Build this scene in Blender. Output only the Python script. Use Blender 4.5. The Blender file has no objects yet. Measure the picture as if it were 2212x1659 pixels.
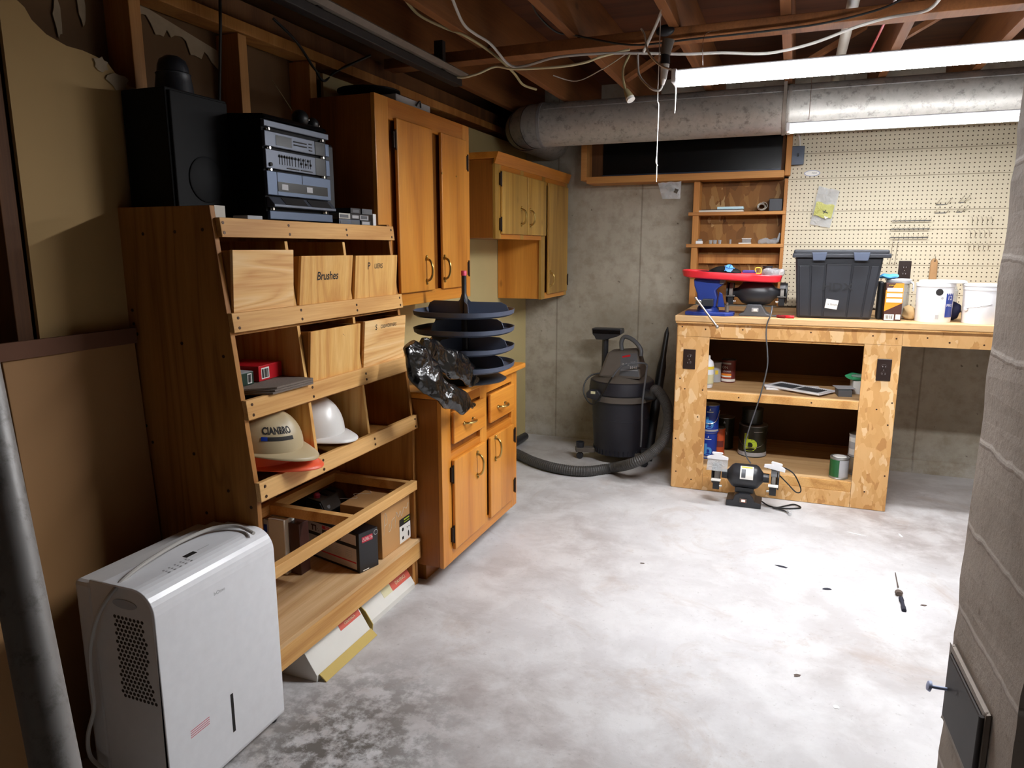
import bpy, bmesh, math, random
from mathutils import Vector, Matrix, noise
random.seed(7)
PI = math.pi
S = bpy.context.scene
C = bpy.data.collections.new('basement_workshop'); S.collection.children.link(C)

# ------------------------------------------------------------------ camera
FPX, W, H = 1542.0, 2212.0, 1659.0
YAW, PITCH = -0.37203, -0.18803
CAM = Vector((1.842, 0.0, 1.40))
cam = bpy.data.cameras.new('camera'); cam_o = bpy.data.objects.new('camera', cam); C.objects.link(cam_o)
cam.sensor_fit = 'HORIZONTAL'; cam.sensor_width = 36.0; cam.lens = FPX / W * 36.0
cam.clip_start = 0.02
cam_o.location = CAM
cam_o.rotation_euler = (PI/2 + PITCH, 0, -YAW)
S.camera = cam_o
_F = Vector((math.sin(YAW)*math.cos(PITCH), math.cos(YAW)*math.cos(PITCH), math.sin(PITCH)))
_R = Vector((math.cos(YAW), -math.sin(YAW), 0)); _U = _R.cross(_F)
def at(px, py, ax, v):
    """point of the photograph on the plane x, y or z = v"""
    d = _R*((px-W/2)/FPX) - _U*((py-H/2)/FPX) + _F
    return CAM + d*((v-CAM[ax])/d[ax])

# ------------------------------------------------------------------ light and exposure
S.view_settings.view_transform = 'Standard'; S.view_settings.look = 'None'
S.view_settings.exposure = 0.55; S.view_settings.gamma = 1.0; S.view_settings.use_curve_mapping = False
wd = bpy.data.worlds.new('world'); S.world = wd; wd.use_nodes = True
wd.node_tree.nodes['Background'].inputs[0].default_value = (0.9, 0.95, 1.0, 1)
wd.node_tree.nodes['Background'].inputs[1].default_value = 0.02
S.cycles.use_denoising = True
S.cycles.max_bounces = 8; S.cycles.sample_clamp_indirect = 6.0
LAMP = 150.0      # emission of the tubes

# ------------------------------------------------------------------ materials
MATS = {}
class N:
    def __init__(s, name, rough=0.6, metal=0.0, spec=0.5):
        m = bpy.data.materials.new(name); m.use_nodes = True; s.m = m; s.t = m.node_tree; s.n = s.t.nodes
        s.b = s.n['Principled BSDF']; s.b.inputs['Roughness'].default_value = rough; s.b.inputs['Metallic'].default_value = metal
        s.b.inputs['Specular IOR Level'].default_value = spec
        MATS[name] = m
    def new(s, t, **k):
        x = s.n.new(t)
        for a, v in k.items(): setattr(x, a, v)
        return x
    def l(s, a, b): s.t.links.new(a, b)
    def obj(s, scale=(1,1,1), rot=(0,0,0)):
        tc = s.new('ShaderNodeTexCoord'); mp = s.new('ShaderNodeMapping')
        mp.inputs['Scale'].default_value = scale; mp.inputs['Rotation'].default_value = rot
        s.l(tc.outputs['Object'], mp.inputs['Vector']); return mp.outputs[0]
    def noise(s, v, scale, detail=4, rough=.55, dist=0):
        x = s.new('ShaderNodeTexNoise'); x.inputs['Scale'].default_value = scale; x.inputs['Detail'].default_value = detail
        x.inputs['Roughness'].default_value = rough; x.inputs['Distortion'].default_value = dist
        s.l(v, x.inputs['Vector']); return x
    def ramp(s, f, stops, interp='LINEAR'):
        x = s.new('ShaderNodeValToRGB'); r = x.color_ramp; r.interpolation = interp
        while len(r.elements) < len(stops): r.elements.new(0.5)
        for e, (p, c) in zip(r.elements, stops): e.position = p; e.color = (*c, 1) if len(c) == 3 else c
        s.l(f, x.inputs[0]); return x.outputs[0]
    def mix(s, f, a, b, mode='MIX'):
        x = s.new('ShaderNodeMix', data_type='RGBA', blend_type=mode)
        for inp, v in ((0, f), (6, a), (7, b)):
            if hasattr(v, 'is_linked') or hasattr(v, 'links'): s.l(v, x.inputs[inp])
            elif inp == 0: x.inputs[0].default_value = v
            else: x.inputs[inp].default_value = (*v, 1)
        return x.outputs[2]
    def math(s, op, a, b=None, c=None):
        x = s.new('ShaderNodeMath', operation=op)
        for i, v in enumerate((a, b, c)):
            if v is None: continue
            if hasattr(v, 'links'): s.l(v, x.inputs[i])
            else: x.inputs[i].default_value = v
        return x.outputs[0]
    def bump(s, h, strength=.3, dist=.01):
        x = s.new('ShaderNodeBump'); x.inputs['Strength'].default_value = strength; x.inputs['Distance'].default_value = dist
        s.l(h, x.inputs['Height']); s.l(x.outputs[0], s.b.inputs['Normal'])
    def col(s, c):
        if hasattr(c, 'links'): s.l(c, s.b.inputs['Base Color'])
        else: s.b.inputs['Base Color'].default_value = (*c, 1)
        return s.m

def lin(r, g, b):
    f = lambda c: (c/255/12.92 if c/255 <= .04045 else ((c/255+.055)/1.055)**2.4)
    return (f(r), f(g), f(b))

def plain(name, rgb, rough=.5, metal=0.0, spec=.5, vary=.06, scale=30, bump=0.0):
    n = N(name, rough, metal, spec); c = lin(*rgb)
    v = n.obj(); nz = n.noise(v, scale, 3)
    n.col(n.mix(nz.outputs[0], tuple(x*(1-vary) for x in c), tuple(min(1, x*(1+vary)) for x in c)))
    if bump: n.bump(nz.outputs[0], bump, .002)
    return n.m

def wood(name, dark, mid, light, grain='Z', bands=9.0, figure=1.0, rough=.5, boards=0.0, baxis='Y', bstr=.25, knots=True, spec=.4):
    """bands of grain running along one axis; figure: how wavy; boards: width of glued boards"""
    n = N(name, rough, 0, spec)
    sc = {'X': (.10, 1, 1), 'Y': (1, .10, 1), 'Z': (1, 1, .10)}[grain]
    v = n.obj(sc); big = n.noise(v, 3.2*figure, 3, .5, .6)
    rings = n.math('FRACT', n.math('MULTIPLY', big.outputs[0], bands))
    tri = n.math('ABSOLUTE', n.math('SUBTRACT', n.math('MULTIPLY', rings, 2.0), 1.0))
    sc2 = {'X': (.03, 1, 1), 'Y': (1, .03, 1), 'Z': (1, 1, .03)}[grain]
    fine = n.noise(n.obj(sc2), 160, 3, .6)
    base = n.ramp(tri, [(0, lin(*dark)), (.35, lin(*mid)), (1, lin(*light))])
    base = n.mix(.35, base, n.ramp(fine.outputs[0], [(.3, lin(*dark)), (.7, lin(*light))]))
    if boards:
        sx = n.new('ShaderNodeSeparateXYZ'); n.l(n.new('ShaderNodeTexCoord').outputs['Object'], sx.inputs[0])
        k = n.math('FLOOR', n.math('DIVIDE', sx.outputs['XYZ'.index(baxis)], boards))
        wn = n.new('ShaderNodeTexWhiteNoise', noise_dimensions='1D'); n.l(k, wn.inputs['W'])
        base = n.mix(n.math('MULTIPLY', wn.outputs['Value'], bstr), base, tuple(x*.45 for x in lin(*dark)))
    if knots:
        vo = n.new('ShaderNodeTexVoronoi'); vo.inputs['Scale'].default_value = 4.5
        n.l(n.obj({'X': (.5, 1, 1), 'Y': (1, .5, 1), 'Z': (1, 1, .5)}[grain]), vo.inputs['Vector'])
        kn = n.ramp(vo.outputs['Distance'], [(.03, (1, 1, 1)), (.075, (0, 0, 0))])
        base = n.mix(n.math('MULTIPLY', kn, .55), base, tuple(x*.3 for x in lin(*dark)))
    n.col(base); n.bump(fine.outputs[0], .12, .002)
    return n.m

def osb(name, cols, scale=30):
    n = N(name, .6, 0, .3)
    v = n.obj(); wob = n.noise(v, 9, 2)
    vm = n.new('ShaderNodeVectorMath', operation='MULTIPLY_ADD'); n.l(wob.outputs['Color'], vm.inputs[0]); vm.inputs[1].default_value = (.022, .022, .022); n.l(v, vm.inputs[2])
    out = None
    for i, (sx, rz) in enumerate(((1.0, .5), (.62, -.7))):
        mp = n.new('ShaderNodeMapping'); mp.inputs['Rotation'].default_value = (.4*i, rz, .3); mp.inputs['Scale'].default_value = (1, 1, .5)
        n.l(vm.outputs[0], mp.inputs[0])
        vo = n.new('ShaderNodeTexVoronoi', distance='CHEBYCHEV'); vo.inputs['Scale'].default_value = scale*sx; n.l(mp.outputs[0], vo.inputs['Vector'])
        c = n.ramp(n.math('MULTIPLY', n.new('ShaderNodeSeparateColor').outputs[0], 1.0), [(0, (0,0,0)), (1, (1,1,1))]) if False else None
        sp = n.new('ShaderNodeSeparateColor'); n.l(vo.outputs['Color'], sp.inputs[0])
        c = n.ramp(sp.outputs[0], [(0, lin(*cols[0])), (.15, lin(*cols[1])), (.6, lin(*cols[2])), (.88, lin(*cols[3])), (1, lin(*cols[4]))])
        out = c if out is None else n.mix(n.ramp(sp.outputs[1], [(.50, (0,0,0)), (.52, (1,1,1))]), out, c)
    st = n.noise(n.obj((1, 1, .2), (.3, .5, 0)), 60, 3)
    out = n.mix(n.math('MULTIPLY', st.outputs[0], .22), out, lin(*cols[0]))
    n.col(out); n.bump(st.outputs[0], .15, .003)
    return n.m

# setting
def m_floor():
    n = N('concrete_floor', .62, 0, .35); v = n.obj()
    a = n.noise(v, .9, 6, .6, .4); b = n.noise(v, 5, 6, .65, .3); c = n.noise(v, 45, 5, .7)
    base = n.ramp(a.outputs[0], [(.30, lin(158,150,146)), (.5, lin(188,186,186)), (.72, lin(208,208,210))])
    base = n.mix(n.ramp(b.outputs[0], [(.42, (0,0,0)), (.62, (.55,.55,.55))]), base, lin(214,214,214))
    base = n.mix(n.ramp(n.noise(v, 2.2, 7, .7, 1.0).outputs[0], [(.55, (0,0,0)), (.72, (.6,.6,.6))]), base, lin(166,150,138))
    base = n.mix(n.ramp(c.outputs[0], [(.60, (0,0,0)), (.74, (.5,.5,.5))]), base, lin(130,125,120))
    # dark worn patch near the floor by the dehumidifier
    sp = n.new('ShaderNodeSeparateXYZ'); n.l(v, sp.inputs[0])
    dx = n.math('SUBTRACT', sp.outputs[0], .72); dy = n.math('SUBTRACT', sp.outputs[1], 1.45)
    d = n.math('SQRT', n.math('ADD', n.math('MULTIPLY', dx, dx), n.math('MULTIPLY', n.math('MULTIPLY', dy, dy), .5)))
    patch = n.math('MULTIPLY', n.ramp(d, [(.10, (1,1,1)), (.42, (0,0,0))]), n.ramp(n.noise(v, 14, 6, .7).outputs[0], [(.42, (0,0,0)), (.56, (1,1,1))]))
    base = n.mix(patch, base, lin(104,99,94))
    n.col(base); n.bump(c.outputs[0], .25, .004); return n.m
m_floor()
def m_wall():
    n = N('poured_concrete', .8, 0, .2); v = n.obj()
    a = n.noise(v, 1.3, 6, .6); b = n.noise(v, 11, 6, .65)
    base = n.ramp(a.outputs[0], [(.3, lin(150,142,126)), (.7, lin(184,177,162))])
    base = n.mix(n.ramp(b.outputs[0], [(.35, (.5,.5,.5)), (.55, (0,0,0))]), base, lin(134,122,104))
    base = n.mix(n.ramp(n.noise(v, 28, 3).outputs[0], [(.69, (0,0,0)), (.73, (.7,.7,.7))]), base, lin(80,70,58))
    sp = n.new('ShaderNodeSeparateXYZ'); n.l(v, sp.inputs[0])
    for xs in (.245, .845, 1.45, 2.05, 2.626):     # joints of the form boards
        dd = n.math('ABSOLUTE', n.math('SUBTRACT', sp.outputs[0], xs))
        base = n.mix(n.ramp(dd, [(.002, (.55,.55,.55)), (.006, (0,0,0))]), base, lin(88,78,64))
    low = n.math('MULTIPLY', n.ramp(sp.outputs[2], [(.02, (1,1,1)), (.28, (0,0,0))]), n.ramp(n.noise(v, 6, 6, .7).outputs[0], [(.42, (0,0,0)), (.62, (1,1,1))]))
    base = n.mix(n.math('MULTIPLY', low, .8), base, lin(192,190,182))
    n.col(base); n.bump(b.outputs[0], .4, .006); return n.m
m_wall()
def m_block():
    n = N('block_concrete', .88, 0, .15); v = n.obj()
    b = n.noise(v, 35, 5, .7); a = n.noise(v, 3, 4)
    sp = n.new('ShaderNodeSeparateXYZ'); n.l(v, sp.inputs[0])
    base = n.ramp(a.outputs[0], [(.3, lin(140,130,120)), (.7, lin(168,158,148))])
    base = n.mix(n.ramp(b.outputs[0], [(.58, (0,0,0)), (.7, (.5,.5,.5))]), base, lin(110,100,92))
    z = n.math('ADD', sp.outputs[2], n.math('MULTIPLY', n.math('SUBTRACT', n.noise(v, 9, 3).outputs[0], .5), .03))
    fr = n.math('ABSOLUTE', n.math('SUBTRACT', n.math('FRACT', n.math('DIVIDE', n.math('ADD', z, .045), .2032)), .5))
    j = n.ramp(fr, [(.455, (0,0,0)), (.485, (1,1,1))])
    base = n.mix(n.math('MULTIPLY', j, .7), base, lin(186,178,170))
    n.col(base)
    n.bump(n.math('ADD', n.math('MULTIPLY', j, .8), b.outputs[0]), .5, .006); return n.m
m_block()
def m_peg():
    n = N('pegboard_face', .55, 0, .3); v = n.obj()
    sp = n.new('ShaderNodeSeparateXYZ'); n.l(v, sp.inputs[0])
    P0 = .0249
    fx = n.math('SUBTRACT', n.math('FRACT', n.math('DIVIDE', n.math('SUBTRACT', sp.outputs[0], 1.795-P0/2), P0)), .5)
    fz = n.math('SUBTRACT', n.math('FRACT', n.math('DIVIDE', n.math('SUBTRACT', sp.outputs[2], 1.808-P0/2), P0)), .5)
    d = n.math('SQRT', n.math('ADD', n.math('MULTIPLY', fx, fx), n.math('MULTIPLY', fz, fz)))
    hole = n.ramp(d, [(.125, (1,1,1)), (.165, (0,0,0))])
    a = n.noise(v, 1.5, 4)
    base = n.mix(a.outputs[0], lin(200,190,164), lin(214,205,182))
    for z in (1.972, 1.822, 1.624, 1.511, 1.421, 1.299, 1.124):
        g = n.math('ABSOLUTE', n.math('SUBTRACT', sp.outputs[2], z))
        base = n.mix(n.ramp(g, [(.0014, (.85,.85,.85)), (.0028, (0,0,0))]), base, lin(110,96,70))
    base = n.mix(hole, base, lin(64,50,34))
    n.col(base); n.bump(n.math('SUBTRACT', 1.0, hole), .4, .003); return n.m
m_peg()
def m_galv(name, c0, c1, rough=.42):
    n = N(name, rough, .35, .5); v = n.obj()
    vo = n.new('ShaderNodeTexVoronoi'); vo.inputs['Scale'].default_value = 55; n.l(n.obj(), vo.inputs['Vector'])
    sc = n.new('ShaderNodeSeparateColor'); n.l(vo.outputs['Color'], sc.inputs[0])
    a = n.noise(v, 8, 6, .7)
    base = n.mix(n.math('MULTIPLY', sc.outputs[0], .35), n.mix(a.outputs[0], lin(*c0), lin(*c1)), lin(*c1))
    base = n.mix(n.ramp(n.noise(v, 26, 6, .75).outputs[0], [(.52, (0,0,0)), (.66, (.6,.6,.6))]), base, lin(88,84,78))
    n.col(base)
    r = n.ramp(a.outputs[0], [(.3, (rough-.08,)*3), (.7, (rough+.15,)*3)]); n.l(r, n.b.inputs['Roughness']); return n.m
m_galv('galvanized_duct', (150,146,138), (196,194,188)); m_galv('galvanized_pipe', (128,126,124), (160,158,156), .5)
wood('plywood_shaded', (138,88,36), (168,112,50), (184,128,62), 'Z', 10, 1.1, .6, knots=False)  # darker plywood for faces in low light, their shade put into the colour
wood('plywood_face', (206,146,82), (232,184,116), (240,204,148), 'Y', 15, 1.6, .6, knots=False)
wood('plywood_face_tall', (192,132,64), (218,166,90), (230,186,114), 'Z', 12, 1.2, .6, knots=False)
wood('plywood_shelf', (186,142,92), (206,166,116), (222,188,142), 'Y', 9, 1.0, .65, knots=False)
wood('slat_pine', (180,124,60), (212,160,92), (228,182,118), 'Y', 6, .8, .6)
wood('stud_pine', (150,92,40), (180,120,58), (196,140,76), 'Z', 6, .7, .6)
wood('beam_pine', (150,96,46), (182,122,62), (200,144,80), 'X', 6, .7, .6)
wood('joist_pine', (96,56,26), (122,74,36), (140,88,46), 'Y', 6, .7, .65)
wood('old_stud', (84,52,26), (104,66,34), (122,80,44), 'Z', 6, .7, .7)
wood('honey_cabinet', (176,104,30), (206,132,46), (220,150,62), 'Z', 5, .7, .32, boards=.085, bstr=.18, spec=.5)
wood('honey_rail', (178,104,30), (206,132,46), (218,148,60), 'Y', 5, .7, .32, knots=False, spec=.5)
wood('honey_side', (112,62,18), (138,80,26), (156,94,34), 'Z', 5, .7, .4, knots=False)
wood('yellow_cabinet', (150,104,36), (186,142,62), (206,162,80), 'Z', 5, .9, .38, boards=.05, bstr=.45, spec=.5)
wood('bench_top_ply', (170,128,82), (196,156,106), (212,176,128), 'X', 7, .8, .65)
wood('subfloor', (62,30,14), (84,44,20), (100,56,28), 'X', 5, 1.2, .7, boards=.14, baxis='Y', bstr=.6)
osb('osb_bench', [(188,136,80), (210,160,98), (222,174,114), (228,184,126), (238,206,158)], 40)
osb('osb_nook', [(92,58,22), (120,78,34), (138,94,44), (156,114,62), (176,140,92)], 20)
plain('tan_board', (176,144,92), .75, vary=.08, scale=4)
plain('tan_paint', (198,180,128), .7, vary=.05, scale=5)
plain('brown_paper', (104,74,42), .8, vary=.15, scale=5)
plain('torn_paper', (168,150,124), .9, vary=.2)
plain('hardboard', (164,122,76), .7, vary=.08, scale=3)
plain('hardboard_edge', (108,70,48), .8)
plain('black_glass', (10,11,13), .25, spec=.3)
plain('black_plastic', (26,27,30), .42)
plain('black_matte', (7,7,8), .7, spec=.3)
plain('tote_plastic', (40,42,48), .45, vary=.2, scale=18)
plain('vac_plastic', (34,34,42), .5, vary=.3, scale=8)
plain('vac_dusty', (92,84,76), .75, vary=.25, scale=10)
plain('hose_rubber', (62,60,58), .55, vary=.1)
plain('grey_tray', (74,82,100), .38)
plain('white_plastic', (236,237,240), .28)
plain('white_grille', (214,212,210), .4)
plain('vent_hole', (48,36,26), .8)
plain('cord_grey', (186,182,176), .5)
plain('cord_cream', (206,196,160), .5)
plain('cord_white', (224,220,212), .5)
plain('cord_black', (18,17,16), .5)
plain('cord_tan', (164,150,110), .55)
plain('silver', (170,174,182), .35, .7)
plain('stereo_silver', (92,97,108), .4, .5)
plain('stereo_blue', (82,94,114), .4, .5)
plain('chrome', (210,208,204), .2, 1.0)
plain('brass', (196,168,104), .28, 1.0)
plain('hinge_dark', (44,30,20), .45, .6)
plain('screw', (70,46,28), .5, .5)
plain('helmet_beige', (186,168,132), .42, vary=.16, scale=9)
plain('helmet_white', (226,224,220), .3, vary=.05, scale=9)
plain('helmet_orange', (244,98,60), .4)
plain('red_gloss', (190,24,36), .35)
plain('red_plastic', (226,44,56), .38)
plain('dark_red', (120,20,26), .5)
plain('green_box', (24,52,40), .4)
plain('label_white', (232,230,224), .5)
plain('label_grey', (176,176,178), .5)
plain('ink', (26,22,20), .7)
plain('felt', (116,104,94), .95, vary=.3, scale=200, bump=.3)
plain('cardboard', (186,140,88), .75, vary=.05, scale=12)
plain('box_black', (22,22,26), .38)
plain('delta_red', (196,34,58), .45)
plain('panel_grey', (196,184,180), .5)
plain('tile_box_white', (222,220,212), .6, vary=.06, scale=14)
plain('tile_box_cream', (214,208,168), .6)
plain('tile_box_inside', (196,170,92), .7)
plain('tile_box_red', (206,92,74), .6)
plain('vise_blue', (34,58,140), .38)
plain('tool_grey', (92,94,98), .45, .3)
plain('tool_dark', (40,41,45), .38)
plain('wheel_grey', (120,116,110), .8)
plain('steel_rod', (176,168,162), .3, .9)
plain('outlet_brown', (40,26,22), .35)
plain('box_blue_grey', (52,60,74), .4, .3)
plain('can_metal', (172,172,168), .35, .7)
plain('can_blue', (24,58,160), .35)
plain('can_lightblue', (84,160,226), .4)
plain('can_green', (32,96,50), .4)
plain('can_dark', (34,36,24), .4)
plain('lime', (176,196,48), .45)
plain('can_orange', (196,84,44), .45)
plain('can_maroon', (112,48,46), .45)
plain('orange_print', (240,140,40), .4)
plain('brown_print', (70,42,36), .4)
plain('blue_rag', (92,168,222), .9)
plain('paper_bag', (192,160,112), .85)
plain('navy', (26,34,78), .6)
plain('yellow', (226,196,60), .45)
plain('purple', (74,62,140), .5)
plain('wood_handle', (176,136,92), .5, vary=.15)
plain('yellow_wire', (214,200,60), .5)
plain('pink_red', (206,66,92), .5)
plain('pvc_white', (190,186,176), .45)
plain('iron', (44,38,36), .6, .5, vary=.3, scale=20)
plain('rust_iron', (120,110,100), .6, .4, vary=.3, scale=20)
plain('pale_blue', (150,160,190), .5)
plain('mint', (190,220,226), .5)
plain('paper_white', (214,208,196), .8)
plain('green_glass', (60,160,110), .3)
plain('debris', (92,80,72), .9, vary=.4, scale=60)
plain('debris_dark', (34,36,50), .8)
plain('debris_white', (236,236,236), .9)

def clear_film(name, rgb, alpha, rough=.15):
    n = N(name, rough, 0, .8); n.col(lin(*rgb)); n.b.inputs['Alpha'].default_value = alpha
    v = n.obj(); n.bump(n.noise(v, 28, 4, .6, 1.5).outputs[0], .9, .02); return n.m
clear_film('clear_film', (225,228,230), .38); clear_film('yellow_film', (206,206,110), .8, .3); clear_film('clear_cup', (200,205,208), .45)
def bagmat():
    n = N('black_bag', .2, 0, .7); n.col(lin(7,7,8)); v = n.obj()
    vo = n.new('ShaderNodeTexVoronoi', feature='DISTANCE_TO_EDGE'); vo.inputs['Scale'].default_value = 11
    nz = n.noise(v, 9, 3); vm = n.new('ShaderNodeVectorMath', operation='MULTIPLY_ADD'); n.l(nz.outputs['Color'], vm.inputs[0]); vm.inputs[1].default_value = (.18,.18,.18); n.l(v, vm.inputs[2]); n.l(vm.outputs[0], vo.inputs['Vector'])
    n.bump(n.math('ADD', n.math('MULTIPLY', vo.outputs['Distance'], 1.6), n.math('MULTIPLY', n.noise(v, 7, 2, .5, 1).outputs[0], .6)), .3, .03)
bagmat()
def emit(name, rgb, s):
    n = N(name, .5); n.b.inputs['Emission Color'].default_value = (*rgb, 1); n.b.inputs['Emission Strength'].default_value = s; n.col((.9,.9,.9))
emit('lamp_lens', (.96, .97, 1.0), LAMP); emit('lamp_lens_far', (.96, .97, 1.0), LAMP*.7); emit('lamp_edge', (.96, .97, 1.0), 4.0)
emit('switch_glow', (1, .12, .06), 1.2)

# ------------------------------------------------------------------ mesh helpers
class MB:
    """collects shapes, in world coordinates, that become one mesh"""
    def __init__(s): s.bm = bmesh.new()
    def _new(s, fn):
        n0 = len(s.bm.verts); fn(); s.bm.verts.ensure_lookup_table(); return s.bm.verts[n0:]
    def hexa(s, p):
        v = [s.bm.verts.new(q) for q in p]
        for f in ((0,3,2,1), (4,5,6,7), (0,1,5,4), (1,2,6,5), (2,3,7,6), (3,0,4,7)): s.bm.faces.new([v[i] for i in f])
        return s
    def box(s, x0, x1, y0, y1, z0, z1):
        return s.hexa([(x0,y0,z0), (x1,y0,z0), (x1,y1,z0), (x0,y1,z0), (x0,y0,z1), (x1,y0,z1), (x1,y1,z1), (x0,y1,z1)])
    def prism(s, pts, axis, a, b):
        """polygon in the plane across the axis: (y,z) for x, (x,z) for y, (x,y) for z"""
        def P(p, t): return {0: (t, p[0], p[1]), 1: (p[0], t, p[1]), 2: (p[0], p[1], t)}[axis]
        A = [s.bm.verts.new(P(p, a)) for p in pts]; B = [s.bm.verts.new(P(p, b)) for p in pts]; n = len(pts)
        fs = [s.bm.faces.new(A), s.bm.faces.new(B[::-1])]
        for i in range(n): fs.append(s.bm.faces.new([A[(i+1) % n], A[i], B[i], B[(i+1) % n]]))
        return s
    def lathe(s, prof, c, axis=(0,0,1), seg=32, cap=True, sx=1.0, sy=1.0, a0=0.0, a1=2*PI):
        """prof: (radius, height) pairs about the axis from c"""
        q = Vector((0,0,1)).rotation_difference(Vector(axis).normalized()); c = Vector(c); rings = []
        full = abs(a1-a0-2*PI) < 1e-6; n = seg if full else seg+1
        for r, h in prof:
            rings.append([s.bm.verts.new(c + q @ Vector((r*sx*math.cos(a0+(a1-a0)*i/seg), r*sy*math.sin(a0+(a1-a0)*i/seg), h))) for i in range(n)])
        for A, B in zip(rings, rings[1:]):
            for i in range(n if full else n-1):
                j = (i+1) % n; s.bm.faces.new([A[i], A[j], B[j], B[i]])
        if cap:
            if prof[0][0] > 1e-5: s.bm.faces.new(rings[0][::-1])
            if prof[-1][0] > 1e-5: s.bm.faces.new(rings[-1])
        return s
    def cyl(s, a, b, r, r2=None, seg=20):
        a = Vector(a); b = Vector(b); return s.lathe([(r, 0), (r if r2 is None else r2, (b-a).length)], a, b-a, seg)
    def tube(s, pts, r, seg=8, smooth=6, ribs=0.0, closed_ends=True):
        P = spline([Vector(p) for p in pts], smooth) if smooth > 1 else [Vector(p) for p in pts]
        t = (P[1]-P[0]).normalized(); u = t.orthogonal().normalized(); rings = []
        for i, p in enumerate(P):
            t2 = (P[min(i+1, len(P)-1)] - P[max(i-1, 0)]).normalized()
            if t2.length < .5: t2 = t
            q = t.rotation_difference(t2); u = (q @ u); u = (u - t2*u.dot(t2)).normalized(); w = t2.cross(u); t = t2
            rr = r[min(i*len(r)//len(P), len(r)-1)] if isinstance(r, (list, tuple)) else r
            if ribs and i % 2: rr *= 1-ribs
            rings.append([s.bm.verts.new(p + (u*math.cos(2*PI*k/seg) + w*math.sin(2*PI*k/seg))*rr) for k in range(seg)])
        for A, B in zip(rings, rings[1:]):
            for k in range(seg): s.bm.faces.new([A[k], A[(k+1) % seg], B[(k+1) % seg], B[k]])
        if closed_ends: s.bm.faces.new(rings[0][::-1]); s.bm.faces.new(rings[-1])
        return s
    def grid(s, fn, nu, nv):
        """surface from fn(u, v), u, v in 0..1"""
        V = [[s.bm.verts.new(fn(i/nu, j/nv)) for j in range(nv+1)] for i in range(nu+1)]
        for i in range(nu):
            for j in range(nv):
                s.bm.faces.new([V[i][j], V[i+1][j], V[i+1][j+1], V[i][j+1]])
        return s
    def ball(s, c, r, sx=1, sy=1, sz=1, seg=20):
        pr = [(math.sin(PI*i/12)*1.0, -math.cos(PI*i/12)) for i in range(13)]
        vs = s._new(lambda: s.lathe([(max(a*r, 0), b*r) for a, b in pr], (0,0,0), (0,0,1), seg, cap=False))
        for v in vs: v.co = Vector((v.co.x*sx, v.co.y*sy, v.co.z*sz)) + Vector(c)
        return s
    def xf(s, M, since=0):
        s.bm.verts.ensure_lookup_table()
        for v in s.bm.verts[since:]: v.co = M @ v.co
        return s
    def rot(s, pivot, axis, ang, since=0):
        p = Vector(pivot); return s.xf(Matrix.Translation(p) @ Matrix.Rotation(ang, 4, axis) @ Matrix.Translation(-p), since)
    def wobble(s, amt, scale):
        for v in s.bm.verts: v.co += noise.noise_vector(v.co*scale)*amt
        return s
def spline(P, k):
    out = []; n = len(P)
    for i in range(n-1):
        a, b, c, d = P[max(i-1, 0)], P[i], P[i+1], P[min(i+2, n-1)]
        for j in range(k):
            t = j/k
            out.append(.5*((2*b) + (c-a)*t + (2*a-5*b+4*c-d)*t*t + (3*b-a-3*c+d)*t**3))
    out.append(P[-1]); return out

def mesh_obj(name, mb, mat, base, bevel=0.0, smooth=False, solid=0.0):
    bm = mb.bm
    for v in bm.verts: v.co -= base
    bmesh.ops.remove_doubles(bm, verts=bm.verts, dist=1e-6)
    bmesh.ops.recalc_face_normals(bm, faces=bm.faces)
    me = bpy.data.meshes.new(name); bm.to_mesh(me); bm.free()
    if smooth:
        me.polygons.foreach_set('use_smooth', [True]*len(me.polygons))
        try: me.set_sharp_from_angle(angle=math.radians(40))
        except Exception: pass
    me.materials.append(MATS[mat])
    o = bpy.data.objects.new(name, me); C.objects.link(o)
    if solid:
        md = o.modifiers.new('solid', 'SOLIDIFY'); md.thickness = solid; md.offset = 0
    if bevel:
        md = o.modifiers.new('bevel', 'BEVEL'); md.width = bevel; md.segments = 2; md.limit_method = 'ANGLE'; md.angle_limit = math.radians(35)
    return o

class Thing:
    """a thing with parts; base: None takes the middle of the bottom of all its parts"""
    def __init__(s, name, label, cat, group=None):
        s.name, s.label, s.cat, s.group, s.parts, s.texts = name, label, cat, group, [], []
    def part(s, name, mb, mat, bevel=0.0, smooth=False, under=None, label=None, solid=0.0, stuff=False):
        s.parts.append([name, mb, mat, bevel, smooth, under, label, solid, stuff]); return len(s.parts)-1
    def done(s):
        pts = [v.co for p in s.parts for v in p[1].bm.verts]
        lo = [min(c[i] for c in pts) for i in range(3)]; hi = [max(c[i] for c in pts) for i in range(3)]
        base = Vector(((lo[0]+hi[0])/2, (lo[1]+hi[1])/2, lo[2]))
        if len(s.parts) == 1 and s.parts[0][0] is None:
            _, mb, mat, bev, sm, _, _, sol, _ = s.parts[0]; root = mesh_obj(s.name, mb, mat, base, bev, sm, sol)
        else:
            root = bpy.data.objects.new(s.name, None); root.empty_display_size = .05; C.objects.link(root)
            made = []
            for nm, mb, mat, bev, sm, under, lab, sol, stuff in s.parts:
                o = mesh_obj(nm, mb, mat, base, bev, sm, sol)
                o.parent = root if under is None else made[under]; made.append(o)
                if lab: o['label'] = lab
                if stuff: o['kind'] = 'stuff'
        root.location = base; root['label'] = s.label; root['category'] = s.cat
        if s.group: root['group'] = s.group
        s.root = root; return root
def one(name, label, cat, mb, mat, bevel=0.0, smooth=False, group=None, solid=0.0):
    t = Thing(name, label, cat, group); t.part(None, mb, mat, bevel, smooth, solid=solid); return t.done()
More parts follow.
